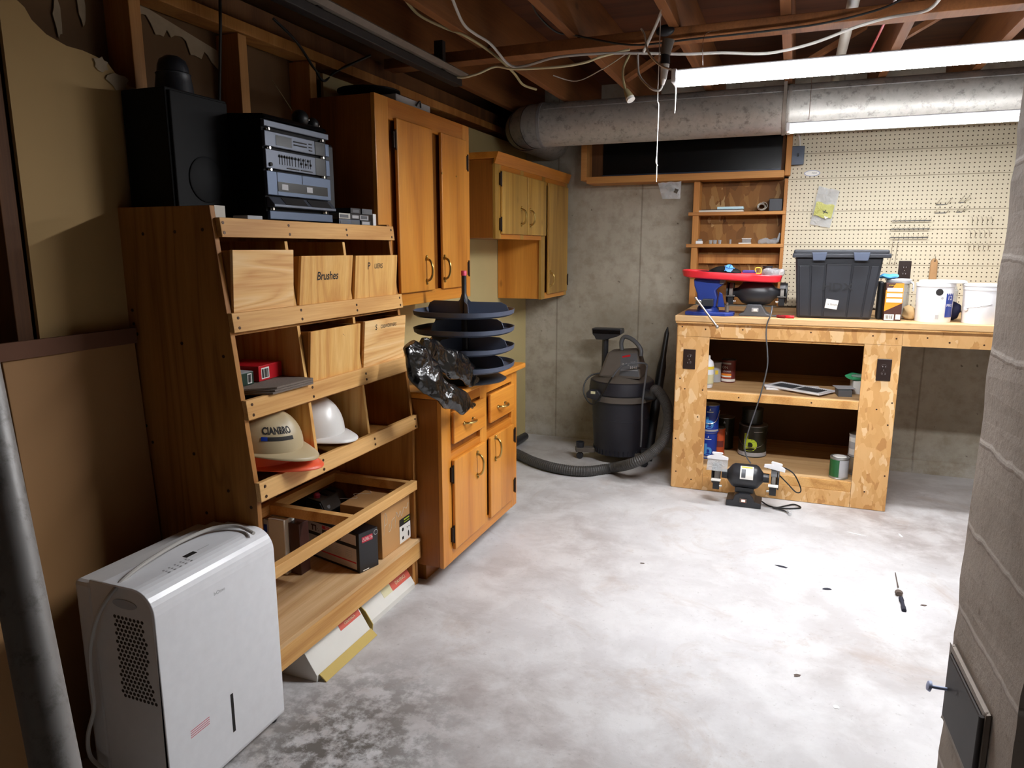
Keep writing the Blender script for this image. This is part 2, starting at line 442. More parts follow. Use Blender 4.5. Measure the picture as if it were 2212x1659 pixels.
def struct(name, mb, mat, bevel=0.0, smooth=False, parent=None):
    o = mesh_obj(name, mb, mat, Vector((0,0,0)), bevel, smooth)
    if parent: o.parent = parent
    else: o['kind'] = 'structure'
    return o
def dup(root, delta, rotz=0.0, label=None, scale=None):
    r = root.copy(); C.objects.link(r); r.location = root.location + Vector(delta); r.rotation_euler = (0, 0, rotz)
    if scale: r.scale = scale
    if label: r['label'] = label
    for ch in list(root.children):
        c = ch.copy(); C.objects.link(c); c.parent = r
        for g in list(ch.children):
            d = g.copy(); C.objects.link(d); d.parent = c
    return r
def text(s, origin, right, up, height, warp=None, squeeze=1.0, bold=0.0, ext=.0004, shear=0.0, align='CENTER'):
    """lettering as a mesh builder; origin: middle of the line"""
    cu = bpy.data.curves.new('t', 'FONT'); cu.body = s; cu.size = 1.0; cu.align_x = align; cu.align_y = 'CENTER'; cu.offset = bold; cu.shear = shear; cu.resolution_u = 3
    o = bpy.data.objects.new('t', cu); S.collection.objects.link(o)
    dg = bpy.context.evaluated_depsgraph_get(); me = bpy.data.meshes.new_from_object(o.evaluated_get(dg))
    mb = MB(); mb.bm.from_mesh(me); bpy.data.objects.remove(o); bpy.data.curves.remove(cu); bpy.data.meshes.remove(me)
    r = Vector(right).normalized(); u = Vector(up).normalized(); nrm = r.cross(u).normalized(); h = height/.72
    for v in mb.bm.verts: v.co = Vector(origin) + r*v.co.x*h*squeeze + u*v.co.y*h + nrm*ext
    if warp:
        for v in mb.bm.verts: v.co = warp(v.co)
    return mb
def quad(pts, off=0.0):
    """thin plate on four corners"""
    p = [Vector(q) for q in pts]; n = (p[1]-p[0]).cross(p[3]-p[0]).normalized()*max(off, .0006)
    return MB().hexa([*p, *[q+n for q in p]])
def pieces(t, name, boxes, mat, bevel=.002):
    for b in boxes: t.part(name, MB().box(*b), mat, bevel)
XR, YR, ZU = (1,0,0), (0,1,0), (0,0,1)

# ------------------------------------------------------------------ the room
struct('floor', MB().box(-.3, 4.6, -2.2, 5.2, -.1, 0), 'concrete_floor')
struct('wall_back', MB().box(-.3, 4.6, 5.0, 5.2, 0, 2.6), 'poured_concrete')
struct('wall_right', MB().box(4.4, 4.6, -2.2, 5.0, 0, 2.6), 'poured_concrete')
struct('wall_front', MB().box(-.3, 4.4, -2.4, -2.2, 0, 2.6), 'poured_concrete')
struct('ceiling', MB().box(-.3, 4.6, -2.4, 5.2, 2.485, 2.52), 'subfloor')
# left wall: sheet behind the studs, painted board in the far part
struct('wall_left', MB().box(-.13, -.10, -2.2, 5.0, 0, 2.485), 'brown_paper')
mb = MB(); mb.prism([(1.285,0), (1.70,0), (1.70,1.83), (1.672,1.858), (1.64,1.862), (1.60,1.885), (1.575,1.91), (1.545,1.918), (1.50,1.925), (1.455,1.925), (1.40,1.94), (1.365,1.965), (1.35,1.99), (1.33,2.003), (1.325,2.04), (1.285,2.06)], 0, 0, .011)
struct('wall_left_board', mb, 'tan_board')
struct('wall_left_panel', MB().box(-.012, 0, 2.60, 5.0, 0, 2.10), 'tan_paint')
k = 1
for y0 in (1.235, 1.675, 2.12, 2.515):
    struct(f'trim_{k}', MB().box(-.10, -.001 if y0 > 1.3 else .0, y0, y0+.042, 0, 2.13), 'stud_pine' if y0 > 1.3 else 'old_stud', .002); k += 1
for y0 in (.35, .80): struct(f'trim_{k}', MB().box(-.10, 0, y0, y0+.04, 0, 2.13), 'old_stud', .002); k += 1
struct(f'trim_{k}', MB().box(-.09, 0, -2.2, 5.0, 2.135, 2.175), 'stud_pine', .002); k += 1
struct(f'trim_{k}', MB().box(-.10, -.02, -2.2, 5.0, 2.18, 2.25), 'old_stud', .002); k += 1
mb = MB()                                    # ragged torn facing paper that hangs on the board and the sheet
def scrap(y, z, w, h, x=.013, seed=0):
    rnd = random.Random(seed); pts = []
    for i in range(14):
        a = 2*PI*i/14; rr = .75 + .5*rnd.random(); pts.append((y + math.cos(a)*w*rr, z + math.sin(a)*h*rr))
    mb.prism(pts, 0, x, x+.003)
scrap(1.60, 1.865, .035, .022, seed=1); scrap(1.655, 1.835, .025, .02, seed=2); scrap(1.55, 1.90, .02, .02, seed=8)
struct(f'trim_{k}', mb, 'torn_paper'); k += 1
mb = MB()
scrap(1.52, 2.03, .012, .05, -.097, 3); scrap(1.60, 2.08, .012, .06, -.097, 4)
rnd = random.Random(4); up = []; dn = []
for i in range(24):
    y = 1.76 + .36*i/23; zc = 2.13 - .07*(i/23); up.append((y, zc+.02)); dn.append((y, zc - rnd.uniform(.0, .05)))
mb.prism(up+dn[::-1], 0, -.097, -.094)
struct(f'trim_{k}', mb, 'torn_paper'); k += 1
# joists, running away from the camera, and the board nailed across under them
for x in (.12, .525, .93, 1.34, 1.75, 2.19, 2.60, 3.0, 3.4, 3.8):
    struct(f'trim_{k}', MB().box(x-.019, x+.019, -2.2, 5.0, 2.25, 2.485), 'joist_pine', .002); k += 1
struct(f'trim_{k}', MB().box(.03, 4.2, 3.03, 3.12, 2.205, 2.249), 'joist_pine', .002); k += 1
for (xa, ya) in ((.545, 2.05), (.95, 3.9), (1.36, 2.2), (1.77, 4.0), (2.21, 3.55), (2.21, 2.3)):       # cross bridging
    mb = MB().box(xa, xa+.36, ya, ya+.06, 2.26, 2.28); mb.rot((xa, ya, 2.27), 'Y', -.50)
    struct(f'trim_{k}', mb, 'joist_pine'); k += 1
# ledge of concrete at the foot of the back wall, right of the bench
mb = MB(); mb.prism([(4.97, 0), (5.0, 0), (5.0, .085), (4.985, .08)], 0, 2.40, 4.4)
struct(f'trim_{k}', mb, 'poured_concrete'); k += 1

# window box over the nook: timber frame, black pane
mb = MB()
mb.box(.465, .505, 4.80, 5.0, 1.845, 2.24); mb.box(.505, 1.745, 4.80, 5.0, 1.825, 1.868)
win = struct('window_1', mb, 'beam_pine', .002)
struct('frame', MB().box(.505, .585, 4.93, 4.96, 1.868, 2.24).box(1.725, 1.745, 4.90, 4.96, 1.868, 2.24), 'old_stud', parent=win)
struct('pane', MB().box(.585, 1.725, 4.925, 4.94, 1.885, 2.24), 'black_glass', parent=win)
struct('sill', MB().box(.585, 1.725, 4.90, 4.94, 1.868, 1.886), 'box_blue_grey', parent=win)

# pier of concrete blocks near the camera, with an iron clean-out door
P1 = at(2106, 1000, 1, 1.85); a = math.radians(3.0)
mb = MB(); mb.box(0, .62, -.42, 0, 0, 2.485); mb.xf(Matrix.Translation((2.260, 1.85, 0)) @ Matrix.Rotation(a, 4, 'Z'))
bmesh.ops.subdivide_edges(mb.bm, edges=[e for e in mb.bm.edges if abs(e.verts[0].co.z-e.verts[1].co.z) > 1], cuts=70)
for v in mb.bm.verts:
    if 0.01 < v.co.z < 2.4: v.co += noise.noise_vector(Vector((v.co.x*3, v.co.y*3, v.co.z*14)))*.005
struct('wall_pier', mb, 'block_concrete')
M = Matrix.Translation((2.260, 1.85, 0)) @ Matrix.Rotation(a, 4, 'Z')
t = Thing('cleanout_door', 'small rusty iron clean-out door low on the side of the block pier', 'door')
t.part('frame', MB().box(-.012, .0, -.30, -.022, .28, .295).box(-.012, .0, -.30, -.022, .46, .475).box(-.012, 0, -.30, -.288, .28, .475).box(-.012, 0, -.034, -.022, .28, .475).xf(M), 'rust_iron', .003)
t.part('door', MB().box(-.016, -.004, -.286, -.036, .297, .458).xf(M), 'iron', .004)
t.part('hinge', MB().cyl((-.016, -.292, .31), (-.016, -.292, .465), .006).xf(M), 'iron', smooth=True)
mb = MB(); mb.cyl((-.016, -.055, .375), (-.052, -.055, .375), .004).lathe([(.0, 0), (.013, .001), (.011, .007), (0, .010)], (-.05, -.055, .375), (-1, 0, .2)).xf(M)
t.part('knob', mb, 'pale_blue', smooth=True); t.done()

# ------------------------------------------------------------------ far wall: pegboard and shelves in the nook
o = mesh_obj('pegboard', MB().box(1.772, 3.30, 4.93, 4.936, 1.035, 2.20), 'pegboard_face', Vector((0,0,0)))
o['label'] = 'large tan pegboard on the wall above the workbench'; o['category'] = 'pegboard'
mb = MB()
for x in (1.79, 2.4, 3.0): mb.box(x, x+.04, 4.936, 4.999, 1.035, 2.20)
struct(f'trim_{k}', mb, 'stud_pine'); k += 1
t = Thing('wall_shelf', 'open pine and chipboard shelf unit on the back wall left of the pegboard', 'shelf')
t.part('back_panel', MB().box(1.215, 1.772, 4.985, 4.996, 1.035, 1.822), 'osb_nook')
t.part('side_board', MB().box(1.205, 1.243, 4.86, 4.985, 1.035, 1.822), 'stud_pine', .002)
t.part('side_board', MB().box(1.752, 1.772, 4.86, 4.985, 1.035, 1.822), 'stud_pine', .002)
t.part('shelf', MB().box(1.178, 1.768, 4.85, 4.984, 1.607, 1.628), 'beam_pine', .002)
t.part('shelf', MB().box(1.172, 1.768, 4.85, 4.984, 1.405, 1.427), 'beam_pine', .002)
t.part('shelf', MB().box(1.20, 1.768, 4.85, 4.984, 1.205, 1.227), 'beam_pine', .002)
t.part('batten', MB().box(1.243, 1.752, 4.955, 4.985, 1.30, 1.36), 'stud_pine', .002)
t.done()
t = Thing('post', 'pale timber post with a stub block between the black window and the pegboard', 'post')
t.part('upright', MB().box(1.748, 1.782, 4.85, 4.925, 1.84, 2.24), 'stud_pine', .003)
t.part('block', MB().box(1.70, 1.748, 4.85, 4.898, 1.833, 1.868), 'stud_pine', .003); t.done()

# ------------------------------------------------------------------ hanging lamps
def lamp(name, label, x0, x1, y, z, w, h, cords, glow='lamp_lens'):
    t = Thing(name, label, 'light')
    body = MB(); body.prism([(y-w/2, z), (y-w*.30, z+h*.85), (y-w*.2, z+h), (y+w*.2, z+h), (y+w*.30, z+h*.85), (y+w/2, z), (y+w/2-.004, z-.002), (y-w/2+.004, z-.002)], 0, x0, x1)
    t.part('housing', body, 'white_plastic', .002)
    lens = MB(); lens.prism([(y-w*.40, z-.019), (y-w*.36, z-.026), (y+w*.36, z-.026), (y+w*.40, z-.019)], 0, x0+.012, x1-.012)
    t.part('lens', lens, glow, label='glowing lens')
    for s_ in (-1, 1):
        edge = MB(); q = [(w/2-.001, h*.55), (w/2+.004, h*.5), (w/2+.004, -.010), (w*.405, -.0195), (w*.40, -.003)]
        edge.prism([(y+s_*a, z+b) for a, b in q], 0, x0+.012, x1-.012); t.part('diffuser_edge', edge, 'lamp_edge')
    t.part('end_cap', MB().box(x0-.006, x0+.012, y-w/2-.004, y+w/2+.004, z-.024, z+h*.9), 'white_plastic', .004)
    t.part('end_cap', MB().box(x1-.012, x1+.006, y-w/2-.004, y+w/2+.004, z-.024, z+h*.9), 'white_plastic', .004)
    for nm, pts, r, m in cords: t.part(nm, MB().tube(pts, r, 6), m, smooth=True)
    t.done()
LY = 2.70
lamp('shop_light', 'glowing white strip light with a beaded pull chain, the nearer of the two', 1.405, 2.62, LY, 1.990, .085, .024,
     [('pull_chain', [(1.413, LY-.02, 1.975), (1.413, LY-.02, 1.90), (1.412, LY-.02, 1.868)], .0022, 'cord_white'),
      ('hanging_wire', [(1.50, LY, 2.02), (1.50, LY, 2.12), (1.52, 3.03, 2.22)], .0012, 'chrome'),
      ('hanging_wire', [(2.50, LY, 2.02), (2.50, LY, 2.12), (2.50, 3.03, 2.22)], .0012, 'chrome'),
      ('power_cord', [tuple(at(1449, 150, 1, LY)), tuple(at(1425, 140, 1, 2.78)), tuple(at(1400, 112, 1, 2.9)), tuple(at(1392, 75, 1, 3.0)), tuple(at(1385, 62, 1, 3.02))], .004, 'cord_white')])
lamp('shop_light', 'glowing white strip light close to the pegboard, the farther of the two', 1.765, 2.98, 3.95, 1.988, .065, .020,
     [('hanging_wire', [(1.86, 3.95, 2.02), (1.86, 3.95, 2.249)], .0012, 'chrome'), ('hanging_wire', [(2.88, 3.95, 2.02), (2.88, 3.95, 2.249)], .0012, 'chrome')], 'lamp_lens_far')
# long pull string of a lamp overhead
pts = [at(1421, 205, 1, 2.8), at(1423, 230, 1, 2.8), at(1419, 330, 1, 2.8), at(1419, 352, 1, 2.8), at(1418, 393, 1, 2.8)]
mb = MB().tube([Vector((pts[0].x, 2.8, 2.249)), *pts], .0016, 6); mb.tube([at(1419, 335, 1, 2.8), at(1417, 350, 1, 2.8), at(1421, 358, 1, 2.8)], .0016, 6)
one('pull_string', 'thin knotted white pull string hanging down in front of the duct', 'string', mb, 'cord_white')
# grey channel under the joists at the left
t = Thing('metal_channel', 'long dull metal strip fixture without tubes running above the cupboards', 'fixture')
t.part('channel', MB().box(.375, .415, 1.72, 3.05, 2.105, 2.135), 'iron', .003)
t.part('hood', MB().prism([(.36, 2.137), (.43, 2.137), (.45, 2.150), (.445, 2.156), (.36, 2.145)], 1, 1.72, 3.05), 'rust_iron')
pieces(t, 'bracket', [(.38, .42, 2.0, 2.03, 2.135, 2.249), (.38, .42, 2.85, 2.88, 2.135, 2.249)], 'iron')
t.done()

# ------------------------------------------------------------------ duct
DY, DZ, DR = 4.30, 2.13, .125
t = Thing('round_duct', 'big round galvanized duct with an elbow, hung below the joists along the back', 'duct')
mb = MB()
prof = [(DR, 0), (DR, 1.38), (DR+.004, 1.385), (DR+.004, 1.40), (DR, 1.405), (DR, 3.9)]
mb.lathe(prof, (.37, DY, DZ), (1,0,0), 48, cap=False); t.part('pipe', mb, 'galvanized_duct', smooth=True)
mb = MB()
for i in range(4):                                        # gored elbow turning to the wall
    a0 = math.radians(22.5*i); a1 = math.radians(22.5*(i+1)); R0 = .17
    def ring(a): return Vector((.37 - math.sin(a)*R0, DY + R0 - math.cos(a)*R0, DZ)), Vector((-math.cos(a), math.sin(a), 0))
    (c0, d0), (c1, d1) = ring(a0), ring(a1); n = 40
    A = []; B = []
    for j in range(n):
        th = 2*PI*j/n
        for L, c, d in ((A, c0, d0), (B, c1, d1)):
            u = Vector((-d.y, d.x, 0)); L.append(mb.bm.verts.new(c + u*math.cos(th)*(DR+.004*(1 if L is A else 0)) + Vector((0,0,1))*math.sin(th)*(DR+.004*(1 if L is A else 0))))
    for j in range(n): mb.bm.faces.new([A[j], A[(j+1) % n], B[(j+1) % n], B[j]])
mb.lathe([(DR, 0), (DR, .5)], (.20, DY+.17, DZ), (0,1,0), 40, cap=False)
t.part('elbow', mb, 'galvanized_duct', smooth=True)
mb = MB(); mb.lathe([(DR+.002, 0), (DR+.006, .002), (DR+.006, .02), (DR+.002, .022)], (.36, DY, DZ), (1,0,0), 48, cap=False)
t.part('collar', mb, 'galvanized_pipe', smooth=True)
mb = MB()
for i in range(28):                                       # perforated hanger strap round the pipe
    a0 = PI*1.02 + i*(PI*.98)/27
mb.lathe([(DR+.003, 0), (DR+.005, .001), (DR+.005, .019), (DR+.003, .02)], (1.728, DY, DZ), (1,0,0), 48, cap=False)
mb.box(1.73, 1.746, DY-DR-.006, DY-DR-.004, DZ, 2.249)
t.part('hanger_strap', mb, 'rust_iron', smooth=True)
mb = MB(); mb.box(.40, 4.3, DY-DR*.80-.003, DY-DR*.80+.004, DZ+DR*.585, DZ+DR*.615); t.part('seam', mb, 'galvanized_pipe')
t.done()
# pipes and wires among the joists
one('drain_pipe', 'white plastic pipe running between the joists above the lamps', 'pipe', MB().cyl((1.98, 2.6, 2.30), (1.98, 4.9, 2.30), .022), 'pvc_white', smooth=True)
one('red_cable', 'thin red cable slanting down among the joists by the plastic pipe', 'cable', MB().tube([(2.12, 2.9, 2.28), (2.10, 3.5, 2.26), (2.08, 4.1, 2.26)], .005), 'red_gloss')
def cable(label, pts, r, mat, ax=1, name='cable', cat='cable'):
    return one(name, label, cat, MB().tube([at(px, py, 1, yy) for px, py, yy in pts], r, 8), mat, smooth=True)
# y of the under side of the cross board is about 3.05
cable('double white cable coming off a joist and stapled along under the cross board', [(975, -8, 2.4), (1000, 50, 2.6), (1026, 73, 2.75), (1060, 95, 2.85), (1100, 140, 3.0), (1135, 142, 3.02), (1200, 124, 3.02), (1290, 116, 3.02), (1390, 115, 3.02), (1480, 117, 3.02), (1560, 114, 3.02), (1640, 116, 3.02), (1690, 110, 3.02), (1760, 92, 3.02), (1850, 58, 3.02), (1920, 38, 2.98), (1990, 26, 2.9), (2015, 14, 2.75), (2032, -5, 2.6)], .0055, 'cord_grey')
cable('cream cable sagging between the dark corner and the cross board', [(858, 138, 3.1), (915, 127, 3.0), (945, 148, 3.0), (990, 167, 3.0), (1030, 160, 3.0), (1070, 144, 3.02), (1110, 149, 3.02), (1200, 145, 3.02), (1260, 136, 3.02), (1300, 122, 3.02), (1360, 107, 3.02)], .005, 'cord_cream')
cable('tan cable stapled along a joist and looping down past the cross board', [(870, -8, 2.4), (905, 32, 2.6), (960, 60, 2.75), (1000, 75, 2.8), (1045, 102, 2.95), (1085, 133, 3.0), (1112, 160, 3.15), (1130, 183, 3.3), (1158, 193, 3.5)], .0055, 'cord_tan')
cable('thick white cord hanging straight from the joists to the staples', [(1440, -8, 2.85), (1425, 35, 2.9), (1405, 80, 2.97), (1390, 112, 3.0)], .006, 'cord_grey')
cable('black cable drooping along the front of the cross board', [(1145, -8, 2.6), (1160, 30, 2.8), (1200, 68, 2.95), (1240, 76, 3.0), (1300, 88, 3.0), (1350, 96, 3.0), (1400, 96, 3.0), (1500, 84, 3.0), (1650, 68, 3.0), (1780, 50, 3.0), (1900, 20, 3.0), (1960, -8, 2.95)], .004, 'cord_black')
cable('thin dark cable hanging down in front of the bare studs', [(475, -8, 2.0), (476, 60, 2.0), (474, 220, 2.02)], .005, 'cord_black')
cable('thin black cable slung along the top of the bare studs', [(590, 40, 2.3), (640, 90, 2.4), (680, 150, 2.55), (700, 175, 2.6), (725, 155, 2.7), (800, 120, 2.9)], .005, 'cord_black')
cable('thin grey wire drooping between two joists left of the lamp', [(1195, 163, 3.6), (1245, 175, 3.6), (1300, 150, 3.4), (1350, 118, 3.15)], .0025, 'cord_grey')
one('cable_staple_box', 'dark round clamp fixed on the cross board where the cables meet', 'clamp', MB().ball(at(1437, 66, 1, 3.03), .028, 1.3, .5, .8), 'black_plastic', smooth=True)
# loose plug and the plug-and-socket joint
t = Thing('loose_plug', 'beige three-pin plug dangling on a short cord under the cross board', 'plug')
t.part('cord', MB().tube([at(1360, 118, 1, 3.0), at(1347, 145, 1, 2.98), at(1345, 165, 1, 2.96), at(1350, 190, 1, 2.95), at(1353, 197, 1, 2.95)], .005), 'cord_tan', smooth=True)
a1 = at(1352, 194, 1, 2.95); a2 = at(1361, 212, 1, 2.94)
t.part('plug_body', MB().cyl(a1, a2, .010, .018), 'cord_tan', .002, True)
t.part('plug_face', MB().cyl(a2, a2+(a2-a1)*.25, .017), 'label_white'); t.done()
t = Thing('cord_joint', 'grey plug pushed into a hanging socket beside the near lamp', 'plug')
q = [at(1437, 118, 1, 2.78), at(1437, 138, 1, 2.78), at(1433, 172, 1, 2.78), at(1431, 184, 1, 2.78)]
t.part('socket', MB().cyl(q[0], q[1], .017), 'black_plastic', smooth=True)
t.part('plug_body', MB().cyl(q[1], q[2], .016, .011), 'cord_grey', .002, True)
t.part('strain_relief', MB().cyl(q[2], q[3], .010, .006), 'cord_white', smooth=True)
t.part('cord', MB().tube([q[3], at(1424, 195, 1, 2.78), at(1405, 190, 1, 2.8), at(1382, 165, 1, 2.9), at(1378, 140, 1, 2.97), at(1378, 118, 1, 3.0)], .0045), 'cord_grey', smooth=True)
t.part('bulb_socket', MB().cyl(q[0], Vector((q[0].x+.01, q[0].y, q[0].z+.05)), .018, .022), 'vac_dusty', smooth=True)
t.done()

# ------------------------------------------------------------------ cupboards
def handle(t, under, c, axis, L, mat='brass', nx=(1,0,0)):
    """bow pull on a face whose outward direction is +x"""
    c = Vector(c); d = Vector(axis)
    mb = MB().tube([c-d*L*.5+Vector((.004,0,0)), c-d*L*.42+Vector((.020,0,0)), c-d*L*.18+Vector((.030,0,0)), c+d*L*.18+Vector((.030,0,0)), c+d*L*.42+Vector((.020,0,0)), c+d*L*.5+Vector((.004,0,0))], .0055, 8)
    for s in (-1, 1):
        mb.lathe([(.009, 0), (.007, .006)], c+d*L*.5*s, (1,0,0), 12); mb.ball(c+d*L*.62*s+Vector((.003,0,0)), .006)
    t.part('handle', mb, mat, smooth=True, under=under)
def hinge(t, under, c):
    c = Vector(c); t.part('hinge', MB().box(c.x-.004, c.x+.006, c.y-.014, c.y+.004, c.z-.032, c.z+.032).cyl(c+Vector((.006,0,-.04)), c+Vector((.006,0,.04)), .004), 'hinge_dark', .002, under=under)
def door(t, x, y0, y1, z0, z1, mat, nm='door', lip=.016):
    return t.part(nm, MB().box(x+.001, x+lip, y0, y1, z0, z1), mat, .004)
# wall cupboard over the counter
t = Thing('wall_cupboard', 'tall honey pine wall cupboard with two doors, nearest above the counter', 'cupboard')
X0 = .30
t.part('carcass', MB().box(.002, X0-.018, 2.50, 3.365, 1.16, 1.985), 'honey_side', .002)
pieces(t, 'face_frame', [(X0-.018, X0, 2.50, 2.60, 1.157, 1.987), (X0-.018, X0, 3.29, 3.365, 1.157, 1.987), (X0-.018, X0, 2.905, 2.975, 1.2, 1.92)], 'honey_cabinet')
pieces(t, 'face_rail', [(X0-.018, X0-.0008, 2.60, 3.29, 1.905, 1.987), (X0-.018, X0-.0008, 2.60, 3.29, 1.157, 1.215)], 'honey_rail')
da = door(t, X0, at(849,243,0,X0).y, at(927,300,0,X0).y, 1.212, 1.915, 'honey_cabinet')
db = door(t, X0, at(946,275,0,X0).y, at(1001,300,0,X0).y, 1.212, 1.915, 'honey_cabinet')
handle(t, da, at(921, 583, 0, X0+.016), ZU, .095); handle(t, db, at(960, 580, 0, X0+.016), ZU, .095)
hinge(t, da, (X0+.004, at(849,243,0,X0).y-.002, 1.83)); hinge(t, db, (X0+.012, at(1001,300,0,X0).y+.01, 1.81)); hinge(t, db, (X0+.012, at(1001,300,0,X0).y+.01, 1.30))
t.part('screw', MB().ball(at(955, 374, 0, X0+.018), .004), 'brass', under=db); t.part('screw', MB().ball(at(986, 381, 0, X0+.018), .004), 'brass', under=db)
t.done()
# far cupboard: two short doors and one long
t = Thing('wall_cupboard', 'yellowish wall cupboard in the far corner, two short doors and a long one', 'cupboard')
X0 = .317
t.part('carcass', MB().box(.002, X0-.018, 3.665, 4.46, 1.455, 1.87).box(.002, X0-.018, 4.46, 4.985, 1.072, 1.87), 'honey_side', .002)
t.part('side_panel', MB().box(.004, X0-.018, 4.452, 4.459, 1.072, 1.455), 'honey_cabinet')
pieces(t, 'face_frame', [(X0-.018, X0, 3.665, 3.74, 1.45, 1.87), (X0-.018, X0, 4.045, 4.10, 1.45, 1.87), (X0-.018, X0, 4.43, 4.50, 1.07, 1.87), (X0-.018, X0, 4.93, 4.985, 1.07, 1.87)], 'yellow_cabinet')
pieces(t, 'face_rail', [(X0-.018, X0-.0008, 3.74, 4.43, 1.45, 1.49), (X0-.018, X0-.0008, 3.74, 4.93, 1.80, 1.87), (X0-.018, X0-.0008, 4.50, 4.93, 1.07, 1.11)], 'honey_rail')
mb = MB(); mb.prism([(X0, 1.845), (X0+.004, 1.845), (X0+.026, 1.905), (.002, 1.905), (.002, 1.871), (X0, 1.871)], 1, 3.645, 4.995); t.part('cornice', mb, 'honey_rail', .001)
da = door(t, X0, at(1080,360,0,X0).y, at(1134,400,0,X0).y, 1.478, 1.815, 'yellow_cabinet')
db = door(t, X0, at(1136,400,0,X0).y, at(1176,400,0,X0).y, 1.478, 1.815, 'yellow_cabinet')
dc = door(t, X0, at(1181,500,0,X0).y, at(1222,500,0,X0).y, 1.10, 1.815, 'yellow_cabinet')
handle(t, da, at(1126, 468, 0, X0+.016), ZU, .085); handle(t, db, at(1145, 471, 0, X0+.016), ZU, .085); handle(t, dc, at(1188, 603, 0, X0+.016), ZU, .085)
hinge(t, da, (X0+.004, at(1080,360,0,X0).y-.002, 1.77)); hinge(t, da, (X0+.004, at(1080,360,0,X0).y-.002, 1.53)); hinge(t, dc, (X0+.012, at(1222,500,0,X0).y+.004, 1.18))
t.done()
# base cupboard
t = Thing('base_cupboard', 'honey pine floor cupboard with two drawers and two doors under the stacked trays', 'cupboard')
X0 = .563
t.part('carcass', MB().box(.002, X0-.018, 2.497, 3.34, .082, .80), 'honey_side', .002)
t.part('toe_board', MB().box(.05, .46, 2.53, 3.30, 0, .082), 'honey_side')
pieces(t, 'face_frame', [(X0-.018, X0, 2.495, 2.58, .08, .80), (X0-.018, X0, 3.27, 3.342, .08, .80), (X0-.018, X0, 2.88, 2.955, .12, .80)], 'honey_cabinet')
pieces(t, 'face_rail', [(X0-.018, X0-.0008, 2.58, 3.27, .08, .15), (X0-.018, X0-.0008, 2.58, 3.27, .52, .56), (X0-.018, X0-.0008, 2.58, 3.27, .745, .80)], 'honey_rail')
dy = [(at(973,900,0,X0).y, at(1041,900,0,X0).y), (at(1053,880,0,X0).y, at(1104,850,0,X0).y)]
dl = t.part('drawer', MB().box(X0+.001, X0+.017, *dy[0], at(975,960,0,X0).z+.002, at(973,890,0,X0).z), 'honey_rail', .005)
dr = t.part('drawer', MB().box(X0+.001, X0+.017, *dy[1], at(975,960,0,X0).z+.002, at(973,890,0,X0).z), 'honey_rail', .005)
zt = at(978, 992, 0, X0).z; zb = at(985, 1180, 0, X0).z
da = door(t, X0, dy[0][0], dy[0][1], zb, zt, 'honey_cabinet'); db = door(t, X0, dy[1][0], dy[1][1], zb, zt, 'honey_cabinet')
handle(t, dl, at(1012, 909, 0, X0+.017), YR, .085); handle(t, dr, at(1083, 874, 0, X0+.017), YR, .085)
handle(t, da, at(1031, 1003, 0, X0+.017), ZU, .095); handle(t, db, at(1070, 968, 0, X0+.017), ZU, .095)
for zz in (zt-.06, zb+.07): hinge(t, da, (X0+.004, dy[0][0]-.002, zz)); hinge(t, db, (X0+.014, dy[1][1]+.006, zz))
t.done()
mb = MB(); mb.box(.0, .597, 2.497, 3.385, .80, .826)
one('countertop', 'honey pine counter board lying on the floor cupboard', 'countertop', mb, 'honey_rail', .006)
# things on the near wall cupboard
mb = MB(); mb.box(.10, .24, 2.62, 2.98, 2.0, 2.035); mb.rot((.17, 2.8, 2.0), 'X', -.02)
t = Thing('old_light_fitting', 'dirty white light fitting lying on top of the near wall cupboard', 'light fitting')
t.part('body', MB().box(.14, .28, 2.70, 3.0, 1.988, 2.022), 'label_grey', .004)
t.part('hook', MB().tube([(.285, 2.86, 2.0), (.292, 2.88, 2.02), (.285, 2.90, 2.0)], .004), 'black_plastic', smooth=True); t.done()
one('dark_pan', 'flat dark round lid lying on top of the near wall cupboard', 'lid', MB().lathe([(.0, 0), (.10, 0), (.13, .012), (.13, .018), (0, .022)], (.14, 2.72, 2.024)), 'black_matte', smooth=True)
one('wall_socket', 'round black socket on the wall board above the far end of the near wall cupboard', 'socket', MB().lathe([(.03, 0), (.028, .012), (0, .014)], (.001, 3.62, 2.03), (1,0,0)), 'black_plastic', smooth=True)

# ------------------------------------------------------------------ bookcase with tilted front
BY0, BY1 = 1.56, 2.492
def bx(z):                      # front edge of the side panels at height z
    return .442 if z < .70 else .442 - (z-.70)*(.088/.78)
t = Thing('storage_rack', 'big plywood rack with sloping slatted front between dehumidifier and cupboards', 'rack')
for (y, top) in ((BY0, 1.515), (BY1-.018, 1.49)):
    pr = [(.0, 0), (.442, 0), (.442, .68), (.430, .68), (.430, .735), (bx(.745), .74), (bx(.915), .915), (bx(1.0)-.004, .92), (bx(.975), .978), (bx(1.16), 1.165), (bx(1.165)-.012, 1.168), (bx(1.22)-.012, 1.22), (bx(1.222), 1.222), (bx(1.428), 1.428), (bx(1.43)-.012, 1.43), (bx(1.482)-.012, 1.482), (bx(1.482)+.0, 1.484), (bx(top), top), (.0, top)]
    pr = [(.0, 0), (.442, 0), (.442, .70), (bx(top), top), (.0, top)]
    t.part('side_panel', MB().prism(pr, 1, y, y+.018), 'plywood_shaded', .0015)
t.part('back_panel', MB().box(.001, .010, BY0+.018, BY1-.018, .66, 1.44), 'plywood_shaded')
SL = [(1.43, 1.483), (1.168, 1.222), (.920, .976), (.680, .736)]
